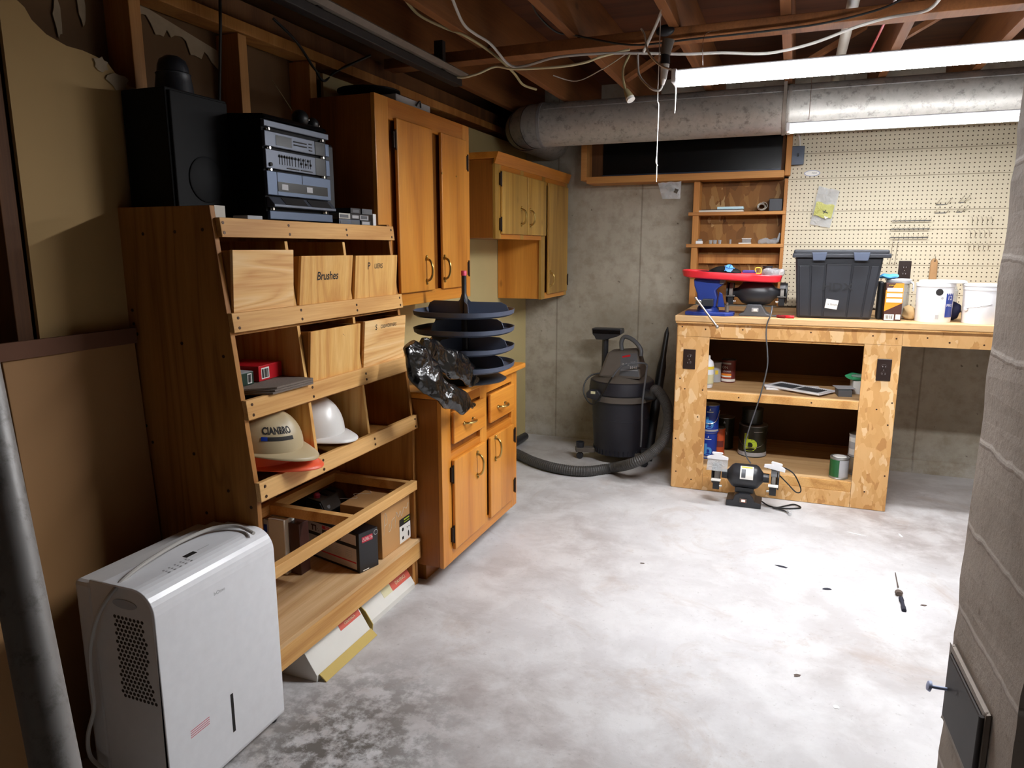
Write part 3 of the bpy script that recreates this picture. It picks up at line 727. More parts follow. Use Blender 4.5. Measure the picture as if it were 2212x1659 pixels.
for z0, z1 in SL:
    mb = MB(); y0, y1 = BY0+.0, BY1+.0
    if z0 > 1.4: y0 += .012
    mb.hexa([(bx(z0)+.001, y0, z0), (bx(z0)+.017, y0, z0), (bx(z0)+.017, y1, z0), (bx(z0)+.001, y1, z0), (bx(z1)+.001, y0, z1), (bx(z1)+.017, y0, z1), (bx(z1)+.017, y1, z1), (bx(z1)+.001, y1, z1)])
    i = t.part('slat', mb, 'slat_pine', .0015)
    sc = MB()
    for yy in (BY0+.022, 1.86, 2.17, BY1-.02):
        for zz in ((z0+.012, z1-.014) if yy != 2.17 else (z0+.015, z1-.02)): sc.lathe([(.0045, 0), (.0045, .0012)], (bx(zz)+.0168, yy, zz), (1,0,.1), 10)
    t.part('screw_heads', sc, 'screw', under=i, stuff=True)
for z in (1.462, 1.172, .926, .684): t.part('shelf', MB().box(.010, bx(z), BY0+.018, BY1-.018, z-.014, z), 'plywood_shaded')
for y in (1.85, 2.160):
    for z0, z1 in ((.684, .912), (.926, 1.158), (1.172, 1.421)):
        t.part('divider', MB().prism([(.01, z0), (bx(z0), z0), (bx(z1), z1), (.01, z1)], 1, y, y+.014), 'plywood_face_tall', .001)
t.part('shelf', MB().box(.02, .457, BY0+.018, BY1, .190, .205), 'plywood_shelf', .001)
t.part('apron', MB().box(.443, .457, BY0, BY1-.001, .118, .190), 'slat_pine', .001)
t.part('cleat', MB().box(.02, .44, BY1-.045, BY1-.02, .0, .118), 'plywood_shaded')
RZ0, RZ1 = .424, .462
for nm, b in (('rail', (.430, .458, BY0+.018, BY1-.018, RZ0, RZ1)), ('rail', (.055, .083, BY0+.018, BY1-.018, RZ0, RZ1)), ('cross_rail', (.083, .430, BY1-.058, BY1-.030, RZ0, RZ1)), ('cross_rail', (.083, .430, 2.025, 2.055, RZ0, RZ1))):
    t.part(nm, MB().box(*b), 'slat_pine', .002)
sc = MB()
for (xx, zz) in ((.10, 1.44), (.22, 1.445), (.32, 1.45), (.03, 1.22), (.03, 1.18), (.04, 1.15), (.21, 1.13), (.36, 1.10), (.04, .87), (.06, .82), (.22, .80), (.34, .70), (.25, .62), (.42, .66), (.43, .60), (.26, .50)): sc.lathe([(.005, 0), (.005, .001)], (xx, BY0+.0002, zz), (0,-1,0), 10)
t.part('screw_heads', sc, 'screw', under=0, stuff=True)
t.done()

# pull-out bins standing on the shelves, leaning out over the slats
def bin_(label, ya, yb, ztop, zbot, xtop, mat, writing=None, tilt=.2):
    t = Thing('wooden_bin', label, 'bin', 'open wooden bins in the sloping rack')
    th = .010; xb = bx(zbot)-.012
    H0 = ztop-zbot; xt = xtop
    def P(x, z): return (x, z)
    t.part('front', MB().prism([(xb, zbot), (xb+th, zbot), (xt, ztop), (xt-th, ztop)], 1, ya, yb), mat, .0012)
    for y in (ya, yb-th):
        t.part('side', MB().prism([(.10, zbot), (xb, zbot), (xt-th, ztop), (.10, ztop-.02)], 1, y+.0005, y+th-.0005), 'plywood_shaded', .001)
    t.part('back', MB().box(.09, .10, ya, yb, zbot, ztop-.02), 'plywood_shaded')
    t.part('bottom', MB().box(.10, xb-.001, ya+th, yb-th, zbot, zbot+.008), 'plywood_shaded')
    for args in (writing or []):
        s, fy, fz, h, kw = args
        up = Vector((xt-xb-th, 0, ztop-zbot)).normalized(); z = zbot+(ztop-zbot)*fz; x = xb+th+(xt-xb-th)*fz
        t.part('lettering', text(s, (x, ya+(yb-ya)*fy, z), YR, up, h, ext=.0006, **kw), 'ink', under=0, label='handwritten word')
    t.done(); return t
bin_('bare plywood bin with wavy grain, widest of the top row', 1.582, 1.843, 1.395, 1.180, .399, 'plywood_face')
bin_('plywood bin marked with the word for paint brushes in the top row', 1.868, 2.152, 1.376, 1.180, .408, 'plywood_face_tall', [('Brushes', .50, .66, .028, dict(squeeze=.95, bold=.015, shear=.1))])
bin_('plywood bin marked for pliers at the cupboard end of the top row', 2.178, 2.465, 1.374, 1.180, .402, 'plywood_face_tall', [('P', .30, .80, .026, dict(bold=.012)), ('LIERS', .53, .795, .018, dict(squeeze=1.0, bold=.008))])
bin_('plywood bin with small knots but no writing in the second row', 1.868, 2.152, 1.139, .940, .428, 'plywood_face_tall', [('.  \u2022 .', .62, .86, .010, {})])
bin_('plywood bin marked for screwdrivers in the second row', 2.178, 2.468, 1.142, .940, .430, 'plywood_face', [('S', .26, .86, .020, dict(bold=.012)), ('CREWDRIVERS', .56, .858, .013, dict(squeeze=.95, bold=.008))])

# second row: boxes and felt squares
def boxy(name, label, cat, x0, x1, y0, y1, z0, z1, mat, rot=0.0, bevel=.0015, group=None, faces=()):
    """faces: (name, mb in the unrotated frame, material, label)"""
    t = Thing(name, label, cat, group); mb = MB().box(x0, x1, y0, y1, z0, z1); pv = ((x0+x1)/2, (y0+y1)/2, z0)
    if rot: mb.rot(pv, 'Z', rot)
    t.part('body' if faces else None, mb, mat, bevel)
    for nm, m, mm, lb in faces:
        if rot: m.rot(pv, 'Z', rot)
        t.part(nm, m, mm, under=0, label=lb)
    t.done(); return t
def bars(x, y0, y1, z0, z1, n=9, seed=1):
    rnd = random.Random(seed); mb = MB(); w = (y1-y0)/n
    for i in range(n): mb.box(x, x+.0004, y0+w*i, y0+w*i+w*rnd.uniform(.25, .7), z0, z1)
    return mb
boxy('red_carton', 'dark red carton lying under the felt squares in the rack', 'box', .10, .30, 1.585, 1.80, .927, .972, 'dark_red')
for i, lab in enumerate(('grey felt square at the bottom of the pile in the rack', 'grey felt square in the middle of the pile in the rack', 'grey felt square on top of the pile in the rack')):
    z = .9765+.0068*i; q = [(.16, 1.585), (.30+.02*i, 1.585), (.44, 1.66+.01*i), (.445, 1.846), (.16, 1.846)]
    one('felt_square', lab, 'felt', MB().prism(q, 2, z, z+.0062), 'felt', .001, group='felt squares piled in the rack')
z0 = .9975
boxy('green_carton', 'small dark green carton on the felt squares, nearest the side of the rack', 'box', .22, .345, 1.59, 1.692, z0, 1.036, 'green_box', .0, faces=[('price_label', MB().box(.3452, .3456, 1.665, 1.683, z0+.004, 1.032), 'label_white', None), ('barcode', bars(.3458, 1.667, 1.681, z0+.007, 1.029, 6), 'ink', None), ('pale_top', MB().box(.222, .343, 1.592, 1.690, 1.0362, 1.037), 'label_grey', None)])
boxy('red_carton', 'bright red flat carton with a barcode on the felt squares in the rack', 'box', .19, .335, 1.712, 1.835, z0, 1.045, 'red_gloss', .10, faces=[('barcode_label', MB().box(.3352, .3356, 1.725, 1.765, z0+.006, 1.038), 'label_white', None), ('barcode', bars(.3358, 1.728, 1.762, z0+.009, 1.034, 10, 2), 'ink', None)])

# third row: hard hats
def helmet(name, label, c, yaw, tilt, mat, W_=.112, L=.135, Hh=.125, brim=.05, extras=None):
    """c: middle of the rim; yaw: where the peak points"""
    t = Thing(name, label, 'hard hat')
    mb = MB()
    def f(u, v):
        a = 2*PI*u; ph = v*PI/2
        fx, fy = math.cos(a), math.sin(a); r = math.cos(ph)**.82
        x, y = fx*L*r, fy*W_*r; z = Hh*math.sin(ph)
        ridge = .010*math.exp(-(fy*W_*r/.018)**2)*(1-math.cos(ph)**6)
        return Vector((x, y, z+ridge))
    mb.grid(f, 48, 16)
    def g(u, v):
        a = 2*PI*u; fr = max(0, math.cos(a))**1.6; w = .008 + brim*fr
        r = 1 + 0*v; x = math.cos(a)*(L+w*v); y = math.sin(a)*(W_+(.008+brim*.12*fr)*v)
        return Vector((x, y, -.004*v - .016*v*v*fr))
    mb.grid(g, 48, 4)
    M = Matrix.Translation(Vector(c)) @ Matrix.Rotation(yaw, 4, 'Z') @ Matrix.Rotation(tilt, 4, 'Y')
    mb.xf(M); t.part('shell', mb, mat, smooth=True, solid=.003)
    inner = MB(); inner.lathe([(.090, .004), (.082, .03), (.05, .06)], (0,0,0), seg=24, cap=False, sx=1.15); inner.xf(M); t.part('headband', inner, 'black_matte', smooth=True)
    def surf(p, lift=.0022):
        """push a point given in the helmet frame (direction) out to the shell"""
        a = math.atan2(p.y/W_, p.x/L); q = Vector((p.x/L, p.y/W_)); zz = min(max(p.z/Hh, 0), .98); ph = math.asin(zz); r = math.cos(ph)**.82
        o = Vector((math.cos(a)*L*r, math.sin(a)*W_*r, p.z)); n = Vector((o.x/L/L, o.y/W_/W_, o.z/Hh/Hh)).normalized()
        return M @ (o + n*lift)
    if extras: extras(t, M, surf)
    t.done(); return t
def side_text(s, a_mid, zc, h, surf, L, W_, squeeze=1.0, bold=0.0, rev=1):
    """letters that wrap round the shell at azimuth a_mid"""
    mb = text(s, (0,0,0), (1,0,0), (0,1,0), h, squeeze=squeeze, bold=bold, ext=0)
    R0 = (L+W_)/2*.86
    for v in mb.bm.verts:
        a = a_mid + v.co.x/R0; v.co = surf(Vector((math.cos(a)*L, math.sin(a)*W_, zc+v.co.y)))
    return mb
def wrap_patch(a0, a1, z0, z1, surf, L, W_, lift=.002):
    mb = MB(); mb.grid(lambda u, v: surf(Vector((math.cos(a0+(a1-a0)*u)*L, math.sin(a0+(a1-a0)*u)*W_, z0+(z1-z0)*v)), lift), 12, 4); return mb
# the orange one below, peak out to the room
helmet('hard_hat', 'orange hard hat lying under the beige one, only its peak showing', (.312, 1.722, .758), math.radians(12), math.radians(1), 'helmet_orange', .118, .135, .10, .072,
       lambda t, M, surf: t.part('sticker', wrap_patch(-.06, .35, .022, .045, surf, .135, .118), 'label_white'))
def beige(t, M, surf):
    L, W_ = .142, .118
    t.part('lettering', side_text('CIANBRO', -.68, .064, .018, surf, L, W_, .82, .035), 'ink', label='dark block letters')
    t.part('stripe', wrap_patch(-1.10, -.28, .038, .049, surf, L, W_), 'ink', label='dark stripe under the letters')
    t.part('stripe', wrap_patch(-1.10, -.96, .038, .049, surf, L, W_, .0028), 'can_blue', label='blue end of the stripe')
helmet('hard_hat', 'scuffed beige hard hat with dark lettering on its side', (.325, 1.708, .812), math.radians(14), math.radians(8), 'helmet_beige', .118, .142, .110, .05, beige)
def white(t, M, surf):
    L, W_ = .135, .112
    t.part('sticker', wrap_patch(-1.62, -1.36, .03, .066, surf, L, W_), 'red_gloss', label='red octagon sticker')
    t.part('sticker', wrap_patch(-1.58, -1.41, .036, .06, surf, L, W_, .0028), 'label_white')
    t.part('sticker', side_text('P', -1.49, .048, .014, surf, L, W_), 'red_gloss')
    t.part('stain', wrap_patch(-.98, -.88, .024, .038, surf, L, W_), 'debris')
helmet('hard_hat', 'white hard hat with a red octagon sticker and a brown stain', (.272, 2.012, .766), math.radians(6), math.radians(0), 'helmet_white', .118, .142, .135, .048, white)

# ------------------------------------------------------------------ on top of the rack
ZT = 1.4625
t = Thing('speaker', 'large plain black loudspeaker on the rack end nearest the bare wall board', 'speaker')
t.part('cabinet', MB().box(.02, .185, 1.60, 1.835, ZT, 1.842), 'black_matte', .004)
t.part('grille', MB().box(.186, .194, 1.608, 1.827, ZT+.01, 1.834), 'black_matte', .003)
t.part('cone_ring', MB().lathe([(.062, 0), (.066, .003), (.062, .005)], (.194, 1.72, 1.60), XR, 32), 'black_matte', smooth=True); t.done()
one('plastic_jar', 'dark round-topped plastic jar standing on the large loudspeaker', 'jar', MB().lathe([(.054, 0), (.050, .03), (.047, .05), (.049, .054), (.044, .058), (.042, .075), (.036, .092), (.020, .103), (0, .106)], (.12, 1.70, 1.8425)), 'tote_plastic', smooth=True)
SX = .330; Y0, Y1 = 1.826, 2.150
t = Thing('stereo_tower', 'black mini stereo tower with silver decks on top of the rack', 'stereo')
t.part('cabinet', MB().box(.14, SX-.012, Y0, Y1, ZT+.018, 1.785), 'black_matte', .003)
t.part('lid', MB().prism([(.15, 1.786), (.33, 1.786), (.32, 1.80), (.16, 1.81)], 1, Y0+.005, Y1-.005), 'black_glass', .003)
for yy in (Y0+.03, Y1-.03): t.part('foot', MB().lathe([(.012, 0), (.013, .018)], (SX-.03, yy, ZT)), 'silver', smooth=True)
for yy in (Y0+.03, Y1-.03): t.part('foot', MB().lathe([(.012, 0), (.013, .018)], (.17, yy, ZT)), 'silver', smooth=True)
def deck(nm, z0, z1, mat, ya=Y0, yb=Y1): return t.part(nm, MB().box(SX-.012, SX, ya, yb, z0, z1), mat, .002)
deck('turntable_front', 1.762, 1.781, 'stereo_silver')
d = deck('tuner', 1.705, 1.750, 'stereo_silver', Y0, Y0+.245); deck('tuner_window', 1.705, 1.750, 'black_glass', Y0+.246, Y0+.303); deck('tuner_strip', 1.707, 1.748, 'stereo_blue', Y0+.304, Y1)
t.part('display', MB().box(SX, SX+.001, Y0+.05, Y0+.125, 1.712, 1.742), 'black_glass', under=d)
for z in (1.733, 1.723): t.part('button_row', MB().box(SX, SX+.002, Y0+.135, Y0+.20, z-.0018, z+.0018), 'ink', under=d)
for z in (1.735, 1.725, 1.715): t.part('button', MB().box(SX, SX+.002, Y0+.212, Y0+.228, z-.0015, z+.0015), 'ink', under=d)
d = deck('equalizer', 1.640, 1.697, 'stereo_silver', Y0, Y0+.245); t.part('equalizer_window', MB().box(SX-.012, SX-.001, Y0+.246, Y0+.303, 1.640, 1.697), 'black_glass', .001); deck('equalizer_strip', 1.642, 1.695, 'stereo_blue', Y0+.304, Y1)
rnd = random.Random(5)
for i in range(13):
    if i == 6: pass
    y = Y0+.062+i*.0122 + (.004 if i == 6 else .008 if i > 6 else 0); zc = 1.672 + rnd.choice((-.004, .008, .008))
    t.part('slider', MB().box(SX, SX+.001, y-.001, y+.001, 1.656, 1.686).box(SX, SX+.004, y-.0032, y+.0032, zc-.003, zc+.003), 'ink', under=d)
t.part('knob', MB().lathe([(.006, 0), (.006, .005)], (SX, Y0+.018, 1.652), XR, 12), 'ink', under=d)
t.part('button_row', MB().box(SX, SX+.002, Y0+.095, Y0+.155, 1.646, 1.649), 'ink', under=d); t.part('button_row', MB().box(SX, SX+.002, Y0+.165, Y0+.225, 1.646, 1.649), 'ink', under=d)
d = deck('cassette_deck', 1.561, 1.633, 'stereo_blue')
t.part('window', MB().box(SX, SX+.001, Y0+.048, Y1-.02, 1.574, 1.603), 'black_glass', under=d)
for y in (Y0+.065, Y0+.19): t.part('cassette', MB().box(SX+.001, SX+.0015, y, y+.03, 1.580, 1.597), 'label_grey', under=d)
t.part('gap', MB().box(SX, SX+.0008, Y0+.168, Y0+.170, 1.604, 1.632), 'ink', under=d); t.part('gap', MB().box(SX, SX+.0008, Y0+.045, Y0+.0465, 1.563, 1.632), 'ink', under=d)
d = t.part('key_ledge', MB().prism([(SX-.012, 1.525), (SX+.018, 1.525), (SX+.018, 1.533), (SX-.004, 1.556), (SX-.012, 1.556)], 1, Y0+.005, Y1), 'stereo_silver', .002)
for y in (Y0+.06, Y0+.19): t.part('key_well', MB().prism([(SX+.0165, 1.5335), (SX+.019, 1.5335), (SX-.001, 1.556), (SX-.003, 1.555)], 1, y, y+.11), 'ink', under=d)
deck('amplifier', 1.488, 1.514, 'stereo_blue', Y0+.004, Y1+.004)
for z in (1.756, 1.701, 1.6365, 1.5195):
    for y in (Y0+.02, Y1-.035): t.part('spacer', MB().lathe([(.004, 0), (.004, .006)], (SX-.010, y, z-.003), ZU, 10).lathe([(.0045, 0), (.0045, .003)], (SX-.001, y, z), XR, 10), 'chrome')
t.done()
t = Thing('speaker', 'smaller dark loudspeaker between the stereo tower and the wall cupboard', 'speaker')
t.part('cabinet', MB().box(.03, .21, 2.165, 2.34, ZT, 1.775), 'black_matte', .004)
t.part('grille', MB().box(.211, .218, 2.172, 2.333, ZT+.01, 1.768), 'tote_plastic', .003); t.done()
p = at(655, 245, 0, .22)
t = Thing('gadget', 'small shiny black two-lobed gadget with a thin wire on the stereo tower', 'gadget')
t.part('body', MB().ball((.22, p.y-.02, 1.838), .030).ball((.23, p.y+.035, 1.828), .022).box(.19, .25, p.y-.045, p.y+.055, 1.812, 1.818), 'black_plastic', smooth=True)
t.part('glint', MB().ball((.248, p.y-.01, 1.835), .004).ball((.250, p.y+.045, 1.822), .004), 'chrome', smooth=True)  # bright beads standing for the glints on the two shiny lobes
t.part('wire', MB().tube([(.20, p.y-.03, 1.86), (.16, p.y-.035, 1.92), (.12, p.y-.03, 1.97)], .0015), 'cord_tan', smooth=True); t.done()
boxy('white_card_box', 'small pale card box on the rack between loudspeaker and stereo tower', 'box', .27, .325, 1.735, 1.80, ZT, 1.496, 'label_grey')
one('slip_of_paper', 'slip of white paper on the rack beside the large loudspeaker', 'paper', MB().box(.26, .33, 1.60, 1.64, ZT, 1.5175), 'paper_white')
# cassettes piled on the rack
tp = [('label_grey',0,0,0),('stereo_silver',0,0,1),('can_metal',0,0,2),('tote_plastic',1,0,0),('stereo_silver',1,0,1),('black_plastic',1,0,2),('silver',2,0,0),('box_black',2,0,1),('label_grey',2,0,2),('tool_dark',1,0,3),('tool_grey',2,0,3)]
base0 = None; rnd = random.Random(3)
words = ['lowest', 'second from below', 'third from below', 'uppermost']; cols = ['nearest the stereo tower', 'second from the stereo', 'third from the stereo', 'nearest the wall cupboard']
names_m = {'label_grey': 'pale grey', 'stereo_silver': 'slate grey', 'can_metal': 'silvery', 'tote_plastic': 'charcoal', 'black_plastic': 'black', 'silver': 'silver', 'box_black': 'glossy black', 'tool_dark': 'dark grey', 'tool_grey': 'mid grey'}
for mat, c, _, lv in tp:
    y = 2.245 + c*.071 + rnd.uniform(-.004, .004); x = .315 + rnd.uniform(-.008, .008); z = ZT + lv*.0208
    t = Thing('cassette_case', f'{names_m[mat]} cassette case, {words[lv]} of the pile {cols[c]}', 'cassette', 'cassette cases piled on the rack')
    mb = MB().box(x-.11, x, y-.034, y+.034, z, z+.0202); mb.rot((x, y, z), 'Z', rnd.uniform(-.04, .04)); t.part('case', mb, mat, .001)
    mb = MB().box(x+.0, x+.0006, y-.029, y+.022, z+.004, z+.015); t.part('spine_card', mb, 'label_grey' if mat in ('black_plastic', 'box_black', 'silver') else 'tool_grey'); t.done()
boxy('white_card_box', 'tiny white carton leaning beside the cassette cases by the wall cupboard', 'box', .27, .31, 2.446, 2.468, ZT, 1.53, 'label_white')

# ------------------------------------------------------------------ bottom of the rack
def lbl(P, up, right, w, h, mat): pass
pv = (.414, 2.098, .205); ang = math.radians(-0)
t = Thing('tap_box', 'black and white printed box with red badges under the front rail of the rack', 'box')
th = math.atan2(2.098-2.182, .414-.087)     # direction of the long side
e1 = Vector((math.cos(th), math.sin(th), 0)); e2 = Vector((-math.sin(th), math.cos(th), 0)); A = Vector((.410, 2.110, .206))
def B(a, b, c): return A - e1*a + e2*b + Vector((0,0,c))
def bbox(a0, a1, b0, b1, c0, c1): return MB().hexa([B(a1,b0,c0), B(a0,b0,c0), B(a0,b1,c0), B(a1,b1,c0), B(a1,b0,c1), B(a0,b0,c1), B(a0,b1,c1), B(a1,b1,c1)])
t.part('carton', bbox(0, .33, 0, .095, 0, .155), 'box_black', .002)
t.part('printed_panel', bbox(.016, .318, -.0006, 0, .010, .092), 'panel_grey', under=0)
t.part('printed_panel', bbox(.016, .318, -.0006, 0, .106, .146), 'panel_grey', under=0)
t.part('red_line', bbox(.018, .316, -.0012, -.0006, .034, .039), 'delta_red', under=0)
t.part('badge', bbox(.13, .205, -.0012, -.0006, .130, .143), 'delta_red', under=0)
t.part('lettering', text('DELTA', B(.1675, -.0013, .1365), e1, ZU, .009), 'label_white', under=0)
t.part('caption_block', bbox(.10, .205, -.0012, -.0006, .108, .127), 'brown_print', under=0)
mb = MB()
for (a, c, w, h) in ((.255, .130, .03, .006), (.262, .112, .006, .018), (.243, .112, .006, .018), (.232, .122, .003, .003), (.229, .115, .003, .003)): mb2 = bbox(a-w/2, a+w/2, -.0012, -.0006, c, c+h); mb.bm.from_mesh((lambda m: (mb2.bm.to_mesh(m), m)[1])(bpy.data.meshes.new('q')))
t.part('tap_drawing', mb, 'brown_print', under=0)
mb = MB()
for a0 in (.04, .10, .16, .22):
    for c0 in (.050, .056, .062, .070, .078):
        mb2 = bbox(a0, a0+.03+.004*((int(c0*1000)) % 3), -.0012, -.0006, c0, c0+.0015); m = bpy.data.meshes.new('q'); mb2.bm.to_mesh(m); mb.bm.from_mesh(m)
t.part('small_print', mb, 'label_grey', under=0, stuff=True)
def F2(b, c, off=.0008): return B(-off, b, c)
def rbox(b0, b1, c0, c1, off=.0006): return MB().hexa([B(0,b0,c0), B(-off,b0,c0), B(-off,b1,c0), B(0,b1,c0), B(0,b0,c1), B(-off,b0,c1), B(-off,b1,c1), B(0,b1,c1)])
t.part('badge', rbox(.015, .068, .115, .137), 'delta_red', under=0)
t.part('lettering', text('\u25B3DELTA', F2(.0415, .126, .0010), e2, ZU, .012, squeeze=.8), 'label_white', under=0)
t.part('emblem', MB().lathe([(.0095, 0), (.0105, .0004), (.0085, .0006)], F2(.085, .137, .0004), e1, 24, cap=False), 'label_grey', under=0)
t.part('small_print', rbox(.015, .045, .004, .007).box(0,0,0,0,0,0) if False else rbox(.015, .045, .004, .007), 'label_white', under=0)
t.done()
# cardboard box with a sticker
t = Thing('cardboard_box', 'brown cardboard box with a white product sticker at the cupboard end of the rack', 'box')
t.part('carton', MB().box(.235, .423, 2.248, 2.468, .206, .408), 'cardboard', .002)
yl = at(863, 1130, 0, .424).y
t.part('sticker', MB().box(.4232, .4238, yl, 2.468, .215, .288), 'label_white', under=0)
t.part('sticker_band', MB().box(.4238, .4242, yl, 2.468, .288, .318), 'ink', under=0)
t.part('lettering', text('POWER TOOLS', (.4243, (yl+2.468)/2+.008, .305), YR, ZU, .006, squeeze=.8), 'yellow', under=0) if False else None
t.part('green_lines', MB().box(.4242, .4245, yl+.035, 2.46, .306, .311).box(.4242, .4245, yl+.035, 2.46, .296, .299), 'lime', under=0)
mb = MB().lathe([(.008, 0), (.008, .0004)], (.4238, yl+.025, .270), XR, 12); mb.lathe([(.013, 0), (.013, .0004)], (.4238, yl+.07, .238), XR, 14, sy=.4); mb.lathe([(.003, 0), (.003, .0004)], (.4238, yl+.06, .268), XR, 8); mb.lathe([(.003, 0), (.003, .0004)], (.4238, yl+.075, .268), XR, 8); mb.box(.4238, .4242, yl+.018, yl+.032, .228, .240)
t.part('sticker_drawing', mb, 'ink', under=0)
wr = MB()
for (pts) in ([(2.262,.30),(2.275,.385),(2.290,.345),(2.268,.335)], [(2.305,.33),(2.30,.30),(2.318,.31),(2.322,.335),(2.345,.345)], [(2.345,.30),(2.36,.36),(2.375,.335),(2.39,.355),(2.40,.33),(2.42,.36),(2.44,.35),(2.455,.37)]):
    wr.tube([(.4236, y, z) for y, z in pts], .0007, 4, 6)
t.part('scrawl', wr, 'paper_white', smooth=True, under=0, label='pale scrawled writing')
wr = MB().tube([(.20, 2.30, .4086), (.26, 2.33, .4086), (.22, 2.37, .4086), (.28, 2.40, .4086), (.24, 2.44, .4086)], .0007, 4); t.part('scrawl', wr, 'paper_white', under=0)
t.done()
# power tool behind
t = Thing('power_tool', 'black case with a dusty grey top and a red knob behind the cardboard box', 'tool')
t.part('body', MB().prism([(.02, .206), (.125, .206), (.125, .33), (.10, .375), (.03, .385)], 1, 2.30, 2.465), 'black_plastic', .004)
t.part('top_plate', MB().prism([(.04, .387), (.099, .3765), (.125, .332), (.128, .334), (.102, .382), (.04, .392)], 1, 2.305, 2.46), 'vac_dusty', .002)
for y in (2.36, 2.41): t.part('slot', MB().hexa([(.05,y,.391), (.095,y,.3845), (.095,y+.012,.3845), (.05,y+.012,.391), (.05,y,.3935), (.095,y,.387), (.095,y+.012,.387), (.05,y+.012,.3935)]), 'ink', under=1)
t.part('knob', MB().lathe([(.012, 0), (.014, .012), (.009, .02), (0, .021)], (.07, 2.325, .388)), 'pink_red', smooth=True)
t.part('dial', MB().lathe([(.012, 0), (.012, .002), (.009, .003), (0, .003)], (.115, 2.335, .352), (.85,0,.5)), 'label_grey', smooth=True); t.done()
t = Thing('white_carton', 'upright off-white carton with a blue square at its edge, low in the rack', 'box')
t.part('carton', MB().box(.092, .165, 2.0, 2.06, .206, .42), 'tile_box_white', .003)
t.part('side_label', MB().box(.072, .091, 1.998, 2.06, .206, .412), 'label_grey', .001)
t.part('blue_square', MB().box(.074, .088, 1.9970, 1.9978, .365, .395), 'can_blue', under=1)
t.part('small_print', MB().box(.074, .086, 1.9970, 1.9978, .30, .345), 'tool_grey', under=1); t.done()
boxy('dark_carton', 'dark brown carton standing upright close behind the off-white carton', 'box', .168, .215, 2.02, 2.075, .206, .405, 'brown_print')

# tile cartons on the floor under the rack
def tilebox(label, y0, y1, x, words, open_end):
    t = Thing('tile_carton', label, 'box')
    pr = [(x-.26, 0.0), (x, 0), (x, .022), (x-.018, .050), (x-.050, .100), (x-.26, .100)]
    t.part('carton', MB().prism(pr, 1, y0, y1), 'tile_box_white', .0015)
    if open_end:
        t.part('dark_inside', MB().prism([(x-.07, .02), (x-.014, .03), (x-.026, .05), (x-.055, .092), (x-.07, .092)], 1, y1, y1+.0008), 'brown_print', under=0)
        t.part('flap', MB().prism([(x-.065, .015), (x-.002, .006), (x+.0, .030), (x-.03, .075), (x-.058, .098)], 1, y1+.018, y1+.021), 'tile_box_inside')
        t.part('torn_flap', MB().prism([(x+.0005, .020), (x+.024, .001), (x+.030, .002), (x+.003, .024)], 1, y0+.01, y1), 'tile_box_inside')
    d = Vector((-.018, 0, .028)).normalized(); n = Vector((.028, 0, .018)).normalized()
    d2 = Vector((-.032, 0, .050)).normalized()
    def face(ya, yb, s0, s1, off): 
        P = Vector((x-.018, 0, .050)); n2 = Vector((.05, 0, .032)).normalized()
        a = P + d2*s0 + n2*off; b = P + d2*s1 + n2*off
        return MB().hexa([(a.x, ya, a.z), (a.x, yb, a.z), (b.x, yb, b.z), (b.x, ya, b.z), (a.x+n2.x*.0005, ya, a.z+n2.z*.0005), (a.x+n2.x*.0005, yb, a.z+n2.z*.0005), (b.x+n2.x*.0005, yb, b.z+n2.z*.0005), (b.x+n2.x*.0005, ya, b.z+n2.z*.0005)]), P + n2*(off+.0009) + d2*((s0+s1)/2)
    ya, yb = words[0]; s0, s1 = words[1]
    m, c = face(ya, yb, s0, s1, .0006); t.part('red_label', m, 'tile_box_red', under=0)
    if len(words) > 3:
        m, c2 = face(*words[3], 0, .056, .0004); t.part('cream_label', m, 'tile_box_cream', under=0)
    L = words[2]; hh = (s1-s0)/(len(L)+.6)
    for i, w in enumerate(L):
        o = c + d2*((len(L)-1)/2-i)*hh
        t.part('lettering', text(w, (o.x, (ya+yb)/2, o.z), YR, d2, hh*.62, squeeze=1.0), 'tile_box_cream', under=0)
    t.done()
tilebox('crushed white tile carton on the floor with one torn open end', 1.742, 2.062, .476, ((1.93, 2.055), (.030, .055), ['CERAMICA']), True)
tilebox('white tile carton on the floor with a two-line red label, nearest the cupboards', 2.088, 2.445, .450, ((2.30, 2.443), (.0, .058), ['CERAMICA', 'DAVINCI'], (2.235, 2.30)), False)

# ------------------------------------------------------------------ dehumidifier
t = Thing('dehumidifier', 'white portable dehumidifier with a side grille and a cord over its top', 'dehumidifier')
DX = .498
def rprof(x0, x1, z0, z1, r, n=8):
    P = [(x0, z0), (x1-.02, z0)]
    P += [(x1-.02+.02*math.sin(a*PI/8), z0+.02-.02*math.cos(a*PI/8)) for a in range(1, 5)]
    P += [(x1-r+r*math.cos(a*PI/2/n), z1-r+r*math.sin(a*PI/2/n)) for a in range(n+1)]
    return P + [(x0, z1)]
t.part('housing', MB().prism(rprof(.285, DX-.006, .006, .604, .058), 1, 1.138, 1.549), 'white_grille', .004)
t.part('back_shell', MB().box(.225, .286, 1.142, 1.545, .006, .592), 'white_grille', .012)
rp = rprof(.300, DX, .012, .608, .062); inner = [(x-.004*(x > .4), z) for x, z in rp]
sh = MB(); o0 = [(DX-.02, .012)] + [p for p in rp[2:6]] + rp[6:-1] + [(.335, .608)]
ins = [(.335, .603)] + [(.498-.067+.0+.057*math.cos(a*PI/16)-.0, .608-.062+.057*math.sin(a*PI/16)) for a in range(8, -1, -1)] + [(DX-.006, .02), (DX-.02, .017)]
sh.prism(o0+ins, 1, 1.1335, 1.5535); t.part('front_cover', sh, 'white_plastic', .002, label='glossy white front and top')
vh = MB(); s = .0127
